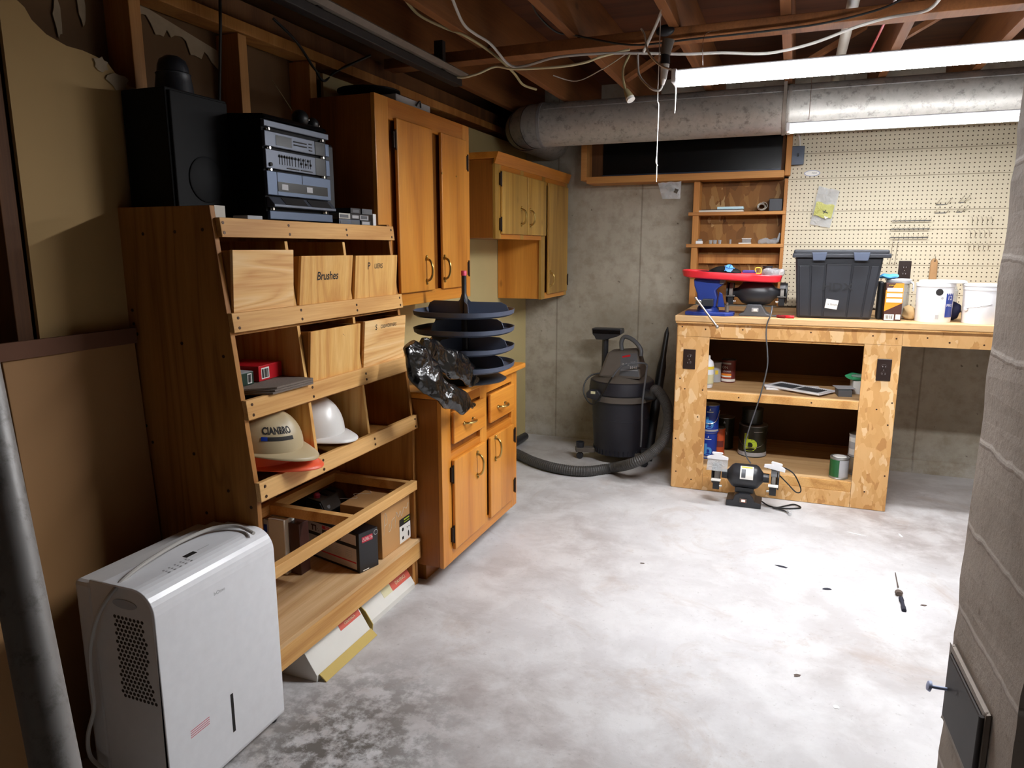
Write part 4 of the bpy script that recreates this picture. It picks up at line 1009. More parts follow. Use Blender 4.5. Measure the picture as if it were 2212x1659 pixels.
for r in range(20):
    z = .522 - r*s*.88
    x0_, x1_ = .362 + .004*(r % 2)*0, .452 + (.010 if 3 < r < 11 else 0) + (.012 if r > 14 else 0) + (.008 if r > 17 else 0)
    c = 0; x = .362 + (s/2 if r % 2 else 0)
    while x < x1_:
        vh.lathe([(.0048, 0), (.0048, .0008)], (x, 1.1385, z), (0,-1,0), 8); x += s
t.part('vent_holes', vh, 'vent_hole', stuff=True)
t.part('level_window', MB().box(DX, DX+.0012, 1.3455, 1.3545, .098, .212), 'purple' if False else 'ink', .0004)
t.part('lettering', text('hOme', (DX+.0001, 1.337, .518), YR, ZU, .010, squeeze=1.1), 'label_grey')
for i in range(4): t.part('warning_line', MB().box(DX, DX+.0005, 1.205, 1.268, .178+.006*i, .1795+.006*i), 'pink_red')
t.part('display', MB().box(.405, .420, 1.315, 1.350, .608, .6092), 'ink')
ic = MB()
for i in range(5):
    for j in range(3): ic.lathe([(.003 if j != 1 else .0022, 0), (.003, .0005)], (.425+.010*j, 1.235+.018*i, .6082), ZU, 10)
ic.box(.410, .412, 1.36, 1.40, .6082, .6086)
t.part('key_marks', ic, 'label_grey', stuff=True)
t.part('grip_recess', MB().lathe([(.03, 0), (.03, .001), (.02, .0012)], (.40, 1.1375, .560), (0,-1,0), 20, sx=1.3, sy=.4), 'label_grey', smooth=True)
cp = [at(548,1152,2,.612), at(520,1138,2,.618), at(490,1136,2,.622), at(450,1144,2,.622), at(390,1170,2,.62), at(330,1205,2,.62), at(275,1245,2,.612), at(238,1285,1,1.125), at(210,1335,1,1.12), at(195,1400,1,1.12), at(197,1470,1,1.12), at(203,1530,1,1.12), at(190,1590,1,1.12), at(196,1635,1,1.12), at(225,1662,1,1.12)]
t.part('power_cord', MB().tube(cp, .0052, 8), 'cord_grey', smooth=True)
for xx in (.26, .47):
    for yy in (1.16, 1.53): t.part('foot', MB().lathe([(.012, 0), (.012, .008)], (xx, yy, 0)), 'tool_dark')
t.done()

# ------------------------------------------------------------------ boards and pipe at the left
mb = MB().hexa([(.075, 1.185, 0), (.09, 1.185, 0), (.09, 1.63, 0), (.075, 1.63, 0), (.018, 1.165, 1.165), (.033, 1.165, 1.165), (.033, 1.61, 1.165), (.018, 1.61, 1.165)])
mb.bm.verts.ensure_lookup_table()
for v in mb.bm.verts:
    if v.co.y > 1.5: v.co.y = 1.553
one('leaning_board', 'large tan hardboard sheet leaning on the wall behind the dehumidifier', 'board', mb, 'hardboard', .002)
mb = MB().hexa([(.034, 1.10, 1.125), (.046, 1.10, 1.125), (.046, 1.553, 1.125), (.034, 1.553, 1.125), (.036, 1.10, 1.170), (.046, 1.10, 1.170), (.046, 1.553, 1.170), (.036, 1.553, 1.170)])
one('batten', 'reddish brown batten laid across the top of the leaning hardboard sheet', 'batten', mb, 'hardboard_edge', .001)
mb = MB().hexa([(.20, .70, 0), (.213, .70, 0), (.213, 1.085, 0), (.20, 1.085, 0), (.06, .68, 1.12), (.073, .68, 1.12), (.073, 1.065, 1.12), (.06, 1.065, 1.12)])
one('leaning_board', 'second tan board leaning beside the bright metal pipe at the edge', 'board', mb, 'hardboard', .002)
a = CAM + (_R*((20-W/2)/FPX) - _U*((1150-H/2)/FPX) + _F)*.92; b = CAM + (_R*((121-W/2)/FPX) - _U*((1659-H/2)/FPX) + _F)*.88
d = (b-a); lo = b + d*((.0-b.z)/d.z) if d.z < 0 else b
hi = a - d*((2.2-a.z)/-d.z)*1.0
hi = a + (a-b)*((1.75-a.z)/(a.z-b.z))
one('metal_pipe', 'bright bare metal pipe leaning close to the camera beside the boards', 'pipe', MB().cyl(lo, hi, .0265, seg=28), 'galvanized_pipe', smooth=True)

# ------------------------------------------------------------------ revolving trays and black bag on the counter
t = Thing('tray_rack', 'tall rack of four round dark trays with fan dividers and a pole, on the counter', 'rack')
cx, cy = .505, 2.85; R_ = .212
def se(a, r):                    # slightly squared circle
    c, s_ = math.cos(a), math.sin(a); e = 2/2.5
    return Vector((r*math.copysign(abs(c)**e, c), r*math.copysign(abs(s_)**e, s_), 0))
t.part('base', MB().lathe([(.18, 0), (.185, .004), (.17, .012), (.05, .02)], (cx, cy, .8265), ZU, 40), 'tote_plastic', smooth=True)
t.part('post', MB().lathe([(.022, 0), (.020, .33), (.014, .35), (.011, .36), (.011, .44)], (cx, cy, .845), ZU, 16), 'black_plastic', smooth=True)
t.part('cap', MB().lathe([(.0125, 0), (.0125, .018), (.011, .021)], (cx, cy, 1.283), ZU, 16), 'pink_red', smooth=True)
for zi, z in enumerate((1.111, 1.036, .955, .878)):
    mb = MB()
    prof = [(0, 0), (.93, 0), (.985, .008), (1.0, .026), (.985, .026), (.96, .009), (.92, .004), (0, .004)]
    rings = []
    for r, h in prof[1:-1]: rings.append([mb.bm.verts.new(Vector((cx, cy, z+h)) + se(2*PI*k/48, R_*r)) for k in range(48)])
    for A_, B_ in zip(rings, rings[1:]):
        for k in range(48): mb.bm.faces.new([A_[k], A_[(k+1) % 48], B_[(k+1) % 48], B_[k]])
    mb.bm.faces.new(rings[0][::-1]); mb.bm.faces.new(rings[-1])
    tr = t.part('tray', mb, 'grey_tray', smooth=True)
    for ang in ((2.95, .12, -1.05) if zi == 0 else (2.75, -.15, -1.9) if zi % 2 else (2.9, .0, -1.75)):
        d = Vector((math.cos(ang), math.sin(ang), 0)); n = Vector((-d.y, d.x, 0))*.0018; L = R_*.93; hh = .060 if zi == 0 else .066
        prof = [(.018, .004), (L, .004), (L+.004, hh*.45), (L-.006, hh*.8), (L-.03, hh*.98), (.03, hh), (.018, hh+(.012 if zi == 0 else 0))]
        m = MB(); P0 = [Vector((cx, cy, z)) + d*r + Vector((0,0,h)) for r, h in prof]
        a_ = [m.bm.verts.new(p-n) for p in P0]; b_ = [m.bm.verts.new(p+n) for p in P0]
        m.bm.faces.new(a_); m.bm.faces.new(b_[::-1])
        for k in range(len(P0)): q = (k+1) % len(P0); m.bm.faces.new([a_[q], a_[k], b_[k], b_[q]])
        t.part('divider', m, 'grey_tray', under=tr)
t.done()
mb = MB()
def blob(path, radii, seg=56, sq=1.0, seed=0):
    P = spline([Vector(p) for p in path], 10); n = len(P); rings = []
    for i, p in enumerate(P):
        d = (P[min(i+1, n-1)]-P[max(i-1, 0)]).normalized(); u = d.cross(Vector((1,0,0))).normalized(); w = Vector((1,0,0)) - d*d.x; w.normalize()
        f = i/(n-1)*(len(radii)-1); a_ = int(f); r = radii[a_] + (radii[min(a_+1, len(radii)-1)]-radii[a_])*(f-a_)
        ring = []
        for k in range(seg):
            th = 2*PI*k/seg; q = p + u*math.cos(th)*r + w*math.sin(th)*r*sq
            q += noise.noise_vector(q*9+Vector((seed,0,0)))*.026*min(1, r/.03) + noise.noise_vector(q*22)*.007
            ring.append(mb.bm.verts.new(q))
        rings.append(ring)
    for A_, B_ in zip(rings, rings[1:]):
        for k in range(seg): mb.bm.faces.new([A_[k], A_[(k+1) % seg], B_[(k+1) % seg], B_[k]])
    mb.bm.faces.new(rings[0][::-1]); mb.bm.faces.new(rings[-1])
blob([at(884,738,0,.58), at(900,775,0,.60), at(930,820,0,.63), at(965,852,0,.655), at(1004,868,0,.65), at(1030,874,0,.64)], [.035, .060, .075, .060, .035, .004], sq=.35)
blob([at(900,745,0,.58), at(940,765,0,.58), at(985,790,0,.60), at(1018,810,0,.615), at(1034,822,0,.62)], [.03, .050, .058, .050, .012], sq=.35, seed=5)
one('plastic_bag', 'shiny crumpled black plastic bag draped over the near corner of the counter', 'bag', mb, 'black_bag', smooth=True)
one('yellow_wire', 'thin yellow wire hanging on the wall board behind the stacked trays', 'wire', MB().tube([(.012, 2.78, 1.15), (.012, 2.785, 1.05), (.012, 2.79, .93), (.012, 2.79, .829)], .004), 'yellow_wire', smooth=True)
boxy('wood_scrap', 'short tan wood scrap standing on the counter behind the trays', 'wood', .03, .06, 2.98, 3.03, .8265, 1.03, 'slat_pine')

# ------------------------------------------------------------------ vacuum cleaner
t = Thing('shop_vacuum', 'dusty dark drum vacuum cleaner on casters in front of the bare wall', 'vacuum cleaner')
vx, vy = .83, 4.60
t.part('drum', MB().lathe([(.155, .055), (.172, .06), (.176, .10), (.178, .12), (.190, .30), (.188, .302), (.195, .41), (.20, .425)], (vx, vy, 0), ZU, 48), 'vac_plastic', smooth=True)
rb = MB()
for k in range(36):
    a = 2*PI*k/36; c = Vector((vx+math.cos(a)*.177, vy+math.sin(a)*.177, .062)); rb.cyl(c, c+Vector((0,0,.035)), .004, seg=6)
t.part('foot_ribs', rb, 'vac_plastic', stuff=True)
t.part('lid_rim', MB().lathe([(.205, .42), (.216, .424), (.218, .452), (.205, .460)], (vx, vy, 0), ZU, 48, cap=False), 'vac_dusty', smooth=True)
t.part('lid', MB().lathe([(.203, .458), (.214, .47), (.214, .50), (.206, .545), (.196, .552), (.15, .565), (.12, .57)], (vx, vy, 0), ZU, 48), 'vac_plastic', smooth=True)
t.part('lid_shelf', MB().lathe([(.198, .551), (.185, .562), (.13, .58), (.12, .59)], (vx, vy, 0), ZU, 48), 'vac_dusty', smooth=True)
mb = MB().hexa([(vx-.135, vy-.125, .575), (vx+.150, vy-.135, .575), (vx+.150, vy+.12, .575), (vx-.135, vy+.12, .575), (vx-.085, vy-.075, .735), (vx+.115, vy-.085, .755), (vx+.105, vy+.08, .755), (vx-.085, vy+.08, .735)])
hd = t.part('motor_head', mb, 'vac_dusty', .016)
u1 = Vector((vx+.150, vy-.135, .575)); u2 = Vector((vx+.115, vy-.085, .755)); u0 = Vector((vx-.135, vy-.125, .575)); u3 = Vector((vx-.085, vy-.075, .735))
def hf(a, b, off=.002):          # point on the front of the motor head
    lo_ = u0.lerp(u1, a); hi_ = u3.lerp(u2, a); p = lo_.lerp(hi_, b); n = (u1-u0).cross(u3-u0).normalized(); n = n if n.y < 0 else -n
    return p + n*off
t.part('name_panel', MB().hexa([hf(.50,.10), hf(.97,.10), hf(.97,.10,0), hf(.50,.10,0), hf(.47,.90), hf(.96,.92), hf(.96,.92,0), hf(.47,.90,0)]), 'tool_grey', .001, under=hd)
e_r = (hf(.9,.5)-hf(.5,.5)).normalized(); e_u = (hf(.7,.8)-hf(.7,.2)).normalized()
t.part('badge', MB().hexa([hf(.52,.76,.003), hf(.76,.80,.003), hf(.76,.80,.002), hf(.52,.76,.002), hf(.52,.82,.003), hf(.76,.87,.003), hf(.76,.87,.002), hf(.52,.82,.002)]), 'red_gloss', under=hd)
t.part('lettering', text('16 Gal', hf(.63,.52,.003), e_r, e_u, .014, ext=.0006), 'label_white', under=hd)
t.part('lettering', text('VAC', hf(.84,.58,.003), e_r, e_u, .014, ext=.0006, squeeze=.8), 'label_grey', under=hd)
t.part('lettering', text('3.0 HP', hf(.85,.40,.003), e_r, e_u, .016, ext=.0006, squeeze=.8), 'label_white', under=hd)
t.part('small_print', MB().hexa([hf(.53,.30,.003), hf(.95,.30,.003), hf(.95,.30,.002), hf(.53,.30,.002), hf(.53,.315,.003), hf(.95,.315,.003), hf(.95,.315,.002), hf(.53,.315,.002)]), 'label_grey', under=hd)
t.part('handle', MB().tube([(vx+.0, vy-.03, .745), (vx-.005, vy-.03, .80), (vx+.02, vy-.035, .835), (vx+.08, vy-.05, .815), (vx+.13, vy-.07, .765), (vx+.135, vy-.08, .72)], .014, 10), 'tool_grey', smooth=True)
for sgn in (-1,):
    t.part('latch', MB().prism([(vx-.185, .45), (vx-.095, .43), (vx-.09, .475), (vx-.11, .50), (vx-.165, .505), (vx-.188, .48)], 1, vy-.212, vy-.17), 'tool_dark', .006)
    t.part('latch_label', MB().box(vx-.155, vx-.125, vy-.2135, vy-.2125, .478, .494), 'tile_box_cream', under=hd)
t.part('inlet', MB().cyl((vx+.155, vy-.10, .475), (vx+.245, vy-.13, .480), .035, .032), 'tool_dark', .002, True)
for (x, y) in ((.577, 4.505), (1.02, 4.475), (.66, 4.80), (1.0, 4.80)):
    d = Vector((vx-x, vy-y, 0)).normalized(); c = Vector((x, y, 0)); s_ = Vector((-d.y, d.x, 0))
    q = [c-d*.03-s_*.028, c-d*.03+s_*.028, c+d*.10+s_*.035, c+d*.10-s_*.035]
    mb = MB().hexa([Vector((p.x,p.y,.052)) for p in q] + [Vector((p.x,p.y,.082)) for p in q]); i = t.part('caster_arm', mb, 'vac_dusty', .004)
    t.part('tool_cup', MB().lathe([(.026, .082), (.029, .118), (.025, .118), (.024, .085)], (x, y, 0), ZU, 20, cap=False), 'tool_dark', smooth=True, under=i)
    t.part('caster', MB().cyl(c+Vector((0,-.012,.0235))+s_*.0, c+Vector((0,.012,.0235)), .023).cyl((x, y, .03), (x, y, .053), .006), 'tool_dark', .003, True, under=i)
hose = [Vector((vx+.235, vy-.125, .480)), at(1418, 842, 1, 4.44), at(1437, 868, 1, 4.40), at(1445, 905, 1, 4.33), at(1436, 945, 1, 4.24), at(1408, 978, 1, 4.17), at(1368, 1000, 1, 4.12), at(1320, 1011, 2, .037), at(1260, 1018, 2, .034), at(1200, 1011, 2, .034), at(1150, 996, 2, .034), at(1110, 978, 2, .034), Vector((.10, 4.30, .034)), Vector((.05, 4.55, .034))]
t.part('hose', MB().tube(hose, .033, 16, 26, ribs=.10), 'hose_rubber', smooth=False)
c1 = at(1112, 950, 2, .04); c2 = at(1136, 943, 2, .04)
c1.x = max(c1.x, .045); c2.x = max(c2.x, .09)
t.part('hose_end', MB().cyl((.062, 4.56, .036), (.075, 4.80, .036), .031, .027), 'tool_dark', .003, True)
t.part('power_cord', MB().tube([at(1322, 815, 1, 4.39), at(1345, 790, 1, 4.385), at(1380, 784, 1, 4.42), at(1397, 788, 1, 4.46), at(1396, 805, 1, 4.42), at(1388, 870, 1, 4.38), at(1386, 930, 1, 4.38), at(1384, 965, 1, 4.39)], .006, 8), 'tool_grey', smooth=True)
t.part('power_cord', MB().tube([at(1295, 806, 1, 4.50), at(1275, 812, 1, 4.46), at(1262, 830, 1, 4.42), at(1263, 855, 1, 4.39), at(1285, 872, 1, 4.37), at(1322, 815, 1, 4.38)], .005, 8), 'cord_black', smooth=True)
t.done()
t = Thing('floor_nozzle', 'wide black vacuum floor nozzle on an upright pipe behind the vacuum cleaner', 'nozzle')
p = at(1307, 730, 1, 4.74)
t.part('pipe', MB().cyl((p.x, 4.75, .0), (p.x, 4.75, .80), .022), 'tool_dark', smooth=True)
l_, r_ = at(1280, 720, 1, 4.73).x, at(1344, 720, 1, 4.73).x
t.part('head', MB().prism([(l_, .865), (r_, .868), (r_+.003, .835), (r_-.03, .815), (l_+.10, .790), (l_+.03, .79), (l_+.02, .812), (l_+.006, .825)], 1, 4.70, 4.79), 'tool_dark', .006)
t.part('mouth', MB().box(l_+.01, r_-.008, 4.698, 4.70, .832, .858), 'black_glass', under=1); t.done()
p = at(1437, 713, 1, 4.80); q = at(1417, 836, 1, 4.74)
t = Thing('crevice_tool', 'long pointed black vacuum nozzle leaning on the wall beside the bench', 'nozzle')
bt = Vector((q.x-.02, 4.62, 0.0)); tp_ = Vector((p.x, 4.90, p.z+.01)); dd = tp_-bt
t.part('tube', MB().cyl(bt, bt+dd*.70, .033, .030).cyl(bt+dd*.70, bt+dd*.78, .030, .019), 'black_plastic', smooth=True)
t.part('tip', MB().cyl(bt+dd*.78, bt+dd*.955, .019, .016).cyl(bt+dd*.955, bt+dd, .016, .003), 'black_plastic', smooth=True); t.done()

# ------------------------------------------------------------------ workbench
t = Thing('work_bench', 'chipboard workbench with open shelves along the back wall', 'workbench')
FY = 4.142; BT = 1.026
t.part('top', MB().box(1.232, 3.45, 4.112, 4.91, .993, BT), 'bench_top_ply', .003)
t.part('top_edge', MB().box(1.236, 3.45, 4.118, 4.132, .983, .992), 'slat_pine', .001)
t.part('corner_panel', MB().box(1.246, 1.424, FY, FY+.012, .002, .905), 'osb_bench', .001)
t.part('corner_panel', MB().box(2.214, 2.388, FY, FY+.012, .002, .905), 'osb_bench', .001)
t.part('apron', MB().box(1.246, 2.388, FY+.0005, FY+.012, .906, .982), 'osb_bench', .001)
t.part('apron', MB().box(2.389, 3.45, FY, FY+.012, .902, .985), 'osb_bench', .001)
t.part('bearer', MB().box(1.424, 2.214, FY+.013, FY+.05, .893, .981), 'slat_pine', .001)
t.part('side_panel', MB().box(1.240, 1.252, FY+.013, 4.95, .002, .98), 'osb_bench', .001)
t.part('side_panel', MB().box(2.376, 2.388, FY+.013, 4.95, .002, .98), 'osb_bench', .001)
t.part('shade_panel', MB().box(1.254, 1.262, FY+.03, 4.93, .15, .97), 'old_stud'); t.part('shade_panel', MB().box(2.366, 2.374, FY+.03, 4.93, .15, .97), 'old_stud')  # dark linings, shade on the inner sides put into their colour
t.part('back_panel', MB().box(1.262, 2.366, 4.935, 4.945, .10, .97), 'brown_paper')  # added dark sheet, stands for the shade at the back under the top
t.part('shelf', MB().box(1.262, 2.366, FY+.014, 4.93, .578, .594), 'bench_top_ply', .001)
t.part('shelf_edge', MB().box(1.425, 2.213, FY+.004, FY+.0135, .548, .592), 'slat_pine', .002)
t.part('shelf', MB().box(1.262, 2.366, FY+.014, 4.93, .128, .145), 'bench_top_ply', .001)
t.part('shelf_edge', MB().box(1.425, 2.213, FY+.004, FY+.0135, .088, .143), 'slat_pine', .002)
t.part('kick_panel', MB().box(1.425, 2.213, FY+.001, FY+.0125, .002, .087), 'osb_bench', .001)
t.part('rear_leg', MB().box(3.30, 3.38, 4.82, 4.90, 0, .985), 'stud_pine', .002); t.part('front_leg', MB().box(3.36, 3.44, FY+.02, FY+.10, 0, .985), 'stud_pine', .002)
sc = MB()
for (x, z) in ((1.27,.96),(1.40,.95),(1.27,.66),(1.30,.60),(1.40,.60),(1.26,.30),(1.38,.44),(1.27,.10),(1.36,.06),(1.60,.955),(1.95,.955),(2.25,.95),(2.36,.94),(2.37,.60),(2.30,.56),(2.36,.48),(2.37,.20),(2.28,.10),(2.60,.93),(2.75,.925),(2.50,.95)):
    sc.lathe([(.0045, 0), (.0045, .001)], (x, FY-.0002, z), (0,-1,0), 8)
for (x, z) in ((1.60,.57),(1.98,.57)): sc.lathe([(.0045, 0), (.0045, .001)], (x, FY+.0038, z), (0,-1,0), 8)
t.part('screw_heads', sc, 'screw', stuff=True)
t.done()
def outlet(label, x0, x1, y, z0, z1, name='outlet', mat='outlet_brown', holes=True):
    t = Thing(name, label, 'outlet'); t.part('plate', MB().box(x0, x1, y-.006, y, z0, z1), mat, .003)
    cxx = (x0+x1)/2; hgt = z1-z0
    if holes:
        for f in (.32, .66):
            zc = z0+hgt*f; t.part('socket', MB().lathe([(.015, 0), (.015, .002), (.013, .003)], (cxx, y-.006, zc), (0,-1,0), 16, sy=.8), mat, under=0)
            t.part('slot', MB().box(cxx-.008, cxx-.006, y-.0096, y-.009, zc-.003, zc+.004).box(cxx+.006, cxx+.008, y-.0096, y-.009, zc-.003, zc+.004), 'label_grey', under=0)
    t.part('screw', MB().ball((cxx, y-.0065, z0+hgt*.5), .0025), 'chrome', under=0); t.done()
outlet('dark brown outlet on the left corner panel of the bench'.replace('left ', 'vacuum-side '), 1.283, 1.352, FY-.0005, .718, .832)
outlet('dark brown outlet on the bench corner panel beside the open knee space', 2.281, 2.350, FY-.0005, .716, .832)
outlet('dark brown outlet low on the pegboard above the white pails', 2.43, 2.498, 4.9295, 1.212, 1.325)
t = Thing('switch_box', 'blue-grey metal switch box at the top corner of the pegboard', 'switch')
t.part('box', MB().box(1.784, 1.850, 4.885, 4.929, 1.905, 2.01), 'box_blue_grey', .003)
t.part('plate', MB().box(1.781, 1.853, 4.880, 4.885, 1.902, 2.013), 'box_blue_grey', .003)
t.part('toggle', MB().box(1.813, 1.821, 4.868, 4.880, 1.952, 1.970), 'black_plastic', .002, under=1)
t.part('conduit', MB().tube([(1.825, 4.90, 2.01), (1.82, 4.90, 2.06), (1.80, 4.90, 2.12), (1.80, 4.90, 2.249)], .006), 'cord_white', smooth=True); t.done()

# ------------------------------------------------------------------ bench grinders
def grinder(label, c, k, upper):
    """c: middle of the motor; k: scale; motor axis along x"""
    t = Thing('bench_grinder', label, 'bench grinder'); c = Vector(c)
    def V(x, y, z): return c + Vector((x, y, z))*k
    t.part('motor', MB().lathe([(.024, -.125), (.026, -.095), (.058, -.070), (.066, -.056), (.067, .056), (.059, .070), (.026, .095), (.024, .125)] if not upper else [(.022, -.13), (.028, -.10), (.058, -.075), (.070, -.04), (.073, 0), (.070, .04), (.060, .075), (.030, .10), (.022, .13)], c, XR, 36), 'tool_dark', smooth=True)
    t.bm = None
    for s_ in (-1, 1):
        t.part('wheel_guard', MB().lathe([(.0, 0), (.050, 0), (.058, .004), (.058, .010), (.050, .012)], V(s_*.150, 0, 0), (s_,0,0), 30), 'black_plastic', smooth=True)
        t.part('wheel_guard', MB().lathe([(.058, 0), (.058, .030), (.060, .030), (.060, 0)], V(s_*.122, 0, 0), (s_,0,0), 30, a0=PI*.15, a1=PI*1.35, cap=False), 'black_plastic', smooth=True)
        t.part('grinding_wheel', MB().cyl(V(s_*.126, 0, 0), V(s_*.145, 0, 0), .054*k, seg=36), 'wheel_grey', .002, True)
        t.part('tool_rest', MB().box(*sorted((V(s_*.112,0,0).x, V(s_*.158,0,0).x)), V(0,-.085,0).y, V(0,-.055,0).y, V(0,0,-.018).z, V(0,0,-.012).z), 'chrome' if upper else 'label_white', .001)
        t.part('rest_bracket', MB().box(*sorted((V(s_*.118,0,0).x, V(s_*.150,0,0).x)), V(0,-.070,0).y, V(0,-.058,0).y, V(0,0,-.065).z, V(0,0,-.018).z), 'black_plastic', .002)
        t.part('rest_screw', MB().cyl(V(s_*.105,-.065,-.045), V(s_*.118,-.065,-.045), .006*k), 'chrome', smooth=True)
    if upper: t.part('power_cord', MB().tube([(1.74, 4.20, 1.04), at(1668, 662, 1, 4.15), at(1665, 680, 1, 4.09), at(1657, 700, 1, 4.095), at(1655, 725, 1, 4.10), at(1658, 765, 1, 4.10), at(1657, 795, 1, 4.10), at(1645, 845, 1, 4.10), at(1634, 880, 1, 4.12), at(1617, 930, 1, 4.13), at(1609, 960, 1, 4.13), at(1612, 985, 1, 4.12), at(1622, 1001, 1, 4.11)], .0038, 8), 'tool_grey', smooth=True, label='long grey cord')
    # foot
    zb = -(.146 if not upper else .128)
    if upper:
        pr = [(-.085, zb), (-.085, zb+.012), (-.062, zb+.020), (-.042, -.062), (.030, -.062), (.060, zb+.018), (.085, zb+.010), (.085, zb)]
        ft = t.part('foot', MB().prism([(c.x+x*k, c.z+z*k) for x, z in pr], 1, c.y-.062*k, c.y+.062*k), 'tool_grey', .004)
    else:
        pr = [(-.082, zb), (-.082, zb+.030), (-.050, zb+.034), (-.042, zb+.060), (-.02, zb+.070), (.03, zb+.070), (.046, zb+.055), (.054, zb+.032), (.085, zb+.026), (.085, zb)]
        ft = t.part('foot', MB().prism([(c.x+x*k, c.z+z*k) for x, z in pr], 1, c.y-.060*k, c.y+.060*k), 'tool_dark', .004)
        t.part('neck', MB().box(c.x-.045*k, c.x+.045*k, c.y-.04*k, c.y+.04*k, c.z+(zb+.068)*k, c.z-.05*k), 'black_plastic', .006)
    t.part('switch', MB().box(c.x-.018*k, c.x+.018*k, c.y-.066*k, c.y-.062*k, c.z+(zb+.025)*k, c.z+(zb+.047)*k), 'label_grey' if upper else 'vac_dusty', .002, under=ft)
    t.part('rocker', MB().box(c.x-.008*k, c.x+.010*k, c.y-.069*k, c.y-.066*k, c.z+(zb+.030)*k, c.z+(zb+.042)*k), 'label_white' if upper else 'switch_glow', .001, under=ft)
    if not upper:
        lab = MB(); R2 = .0668*k
        def lp(u, v, off): a = math.radians(100+75*v); return c + Vector(((-.022+.062*u)*k, math.cos(a)*0 - math.sin(math.radians(20+60*v))*0, 0)) + Vector((0, -math.cos(math.radians(62-60*v))*(R2+off), math.sin(math.radians(62-60*v))*(R2+off)))
        def patch(u0, u1, v0, v1, off): m = MB(); m.grid(lambda u, v: lp(u0+(u1-u0)*u, v0+(v1-v0)*v, off), 2, 10); return m
        t.part('rating_label', patch(0, 1, 0, 1, .0006), 'label_white', under=0); t.part('rating_print', patch(.08, .92, .05, .17, .0012), 'yellow', under=0)
        t.part('rating_print', patch(.1, .42, .28, .9, .0012), 'tool_grey', under=0); t.part('rating_print', patch(.08, .92, .20, .23, .0012), 'label_grey', under=0)
        # white eye-shield brackets
        x = c.x-.133*k
        t.part('eye_shield', MB().hexa([(x-.055,c.y-.088,c.z+.038),(x+.055,c.y-.088,c.z+.038),(x+.055,c.y-.085,c.z+.038),(x-.055,c.y-.085,c.z+.038),(x-.052,c.y-.060,c.z+.098),(x+.055,c.y-.060,c.z+.098),(x+.055,c.y-.057,c.z+.098),(x-.052,c.y-.057,c.z+.098)]), 'clear_cup', label='clear eye shield')
        t.part('shield_bracket', MB().prism([(x-.056, c.z+.096), (x+.056, c.z+.096), (x+.056, c.z+.110), (x+.018, c.z+.122), (x+.028, c.z+.130), (x+.024, c.z+.136), (x-.03, c.z+.136), (x-.032, c.z+.128), (x-.018, c.z+.122), (x-.056, c.z+.108)], 1, c.y-.066, c.y-.052), 'white_plastic', .002)
        x = c.x+.138*k; 
        m = MB().prism([(x-.054, c.z+.068), (x+.056, c.z+.068), (x+.054, c.z+.086), (x+.030, c.z+.098), (x+.036, c.z+.104), (x+.030, c.z+.110), (x-.020, c.z+.110), (x-.024, c.z+.100), (x-.012, c.z+.096), (x-.054, c.z+.084)], 1, c.y-.060, c.y-.046); m.rot((x, c.y, c.z+.09), 'Y', .18)
        t.part('shield_bracket', m, 'white_plastic', .002)
        t.part('power_cord', MB().tube([V(.085,.02,-.130), V(.12,.0,-.142), V(.16,-.01,-.142), V(.20,.03,-.142), V(.24,.06,-.140), V(.27,.03,-.142), V(.23,.0,-.142), V(.18,-.02,-.140), V(.14,-.03,-.138), V(.19,-.05,-.140), V(.215,-.07,-.140)], .004), 'cord_black', smooth=True)
        t.part('plug', MB().cyl(V(.213,-.066,-.135), V(.222,-.10,-.135), .011), 'clear_film', .002, True)
        t.part('spare_cord', MB().tube([V(.10,.04,.04), V(.16,.02,.06), V(.22,-.01,.045), V(.255,-.02,-.01), V(.262,-.03,-.04), V(.24,-.03,-.045), V(.20,-.02,-.01), V(.15,.0,.03), V(.12,.03,.04)], .0035), 'cord_black', smooth=True)
    t.done()
grinder('black bench grinder on the floor in front of the bench, red switch in its foot', (1.668, 4.0, .1612), 1.1, False)
grinder('dark bench grinder under the red tray on the bench, beside the blue vise', (1.655, 4.262, 1.154), 1.0, True)

# ------------------------------------------------------------------ vise
t = Thing('bench_vise', 'blue bench vise with a steel tommy bar at the end of the bench', 'vise')
vz = BT
t.part('base', MB().prism([(1.28, 4.15), (1.33, 4.13), (1.50, 4.13), (1.545, 4.17), (1.545, 4.25), (1.50, 4.29), (1.33, 4.29), (1.28, 4.24)], 2, vz, vz+.022), 'vise_blue', .005)
t.part('swivel', MB().lathe([(.062, 0), (.060, .018), (.05, .03)], (1.40, 4.21, vz+.022), ZU, 28), 'vise_blue', smooth=True)
t.part('body', MB().prism([(1.350, vz+.045), (1.445, vz+.045), (1.452, vz+.10), (1.44, vz+.14), (1.455, vz+.155), (1.478, vz+.172), (1.480, vz+.200), (1.318, vz+.205), (1.322, vz+.165), (1.34, vz+.12)], 1, 4.165, 4.255), 'vise_blue', .008)
t.part('jaw', MB().box(1.462, 1.484, 4.155, 4.265, vz+.178, vz+.204), 'tool_grey', .002)
t.part('front_web', MB().prism([(1.455, vz+.05), (1.495, vz+.05), (1.478, vz+.125), (1.462, vz+.135)], 1, 4.16, 4.175), 'vise_blue', .003)
t.part('lock_nut', MB().cyl((1.508, 4.16, vz+.022), (1.508, 4.16, vz+.060), .012, seg=8).cyl((1.508, 4.16, vz+.060), (1.508, 4.16, vz+.075), .006), 'rust_iron', .002)
t.part('slide', MB().box(1.375, 1.435, 4.12, 4.32, vz+.055, vz+.095), 'tool_dark', .004)
sc0 = at(1509, 653, 1, 4.07)
t.part('screw_head', MB().cyl(sc0+Vector((0,.05,0)), sc0+Vector((0,-.012,0)), .017), 'chrome', .003, True)
b0, b1 = at(1503, 644, 1, 4.055), at(1549, 706, 1, 4.045)
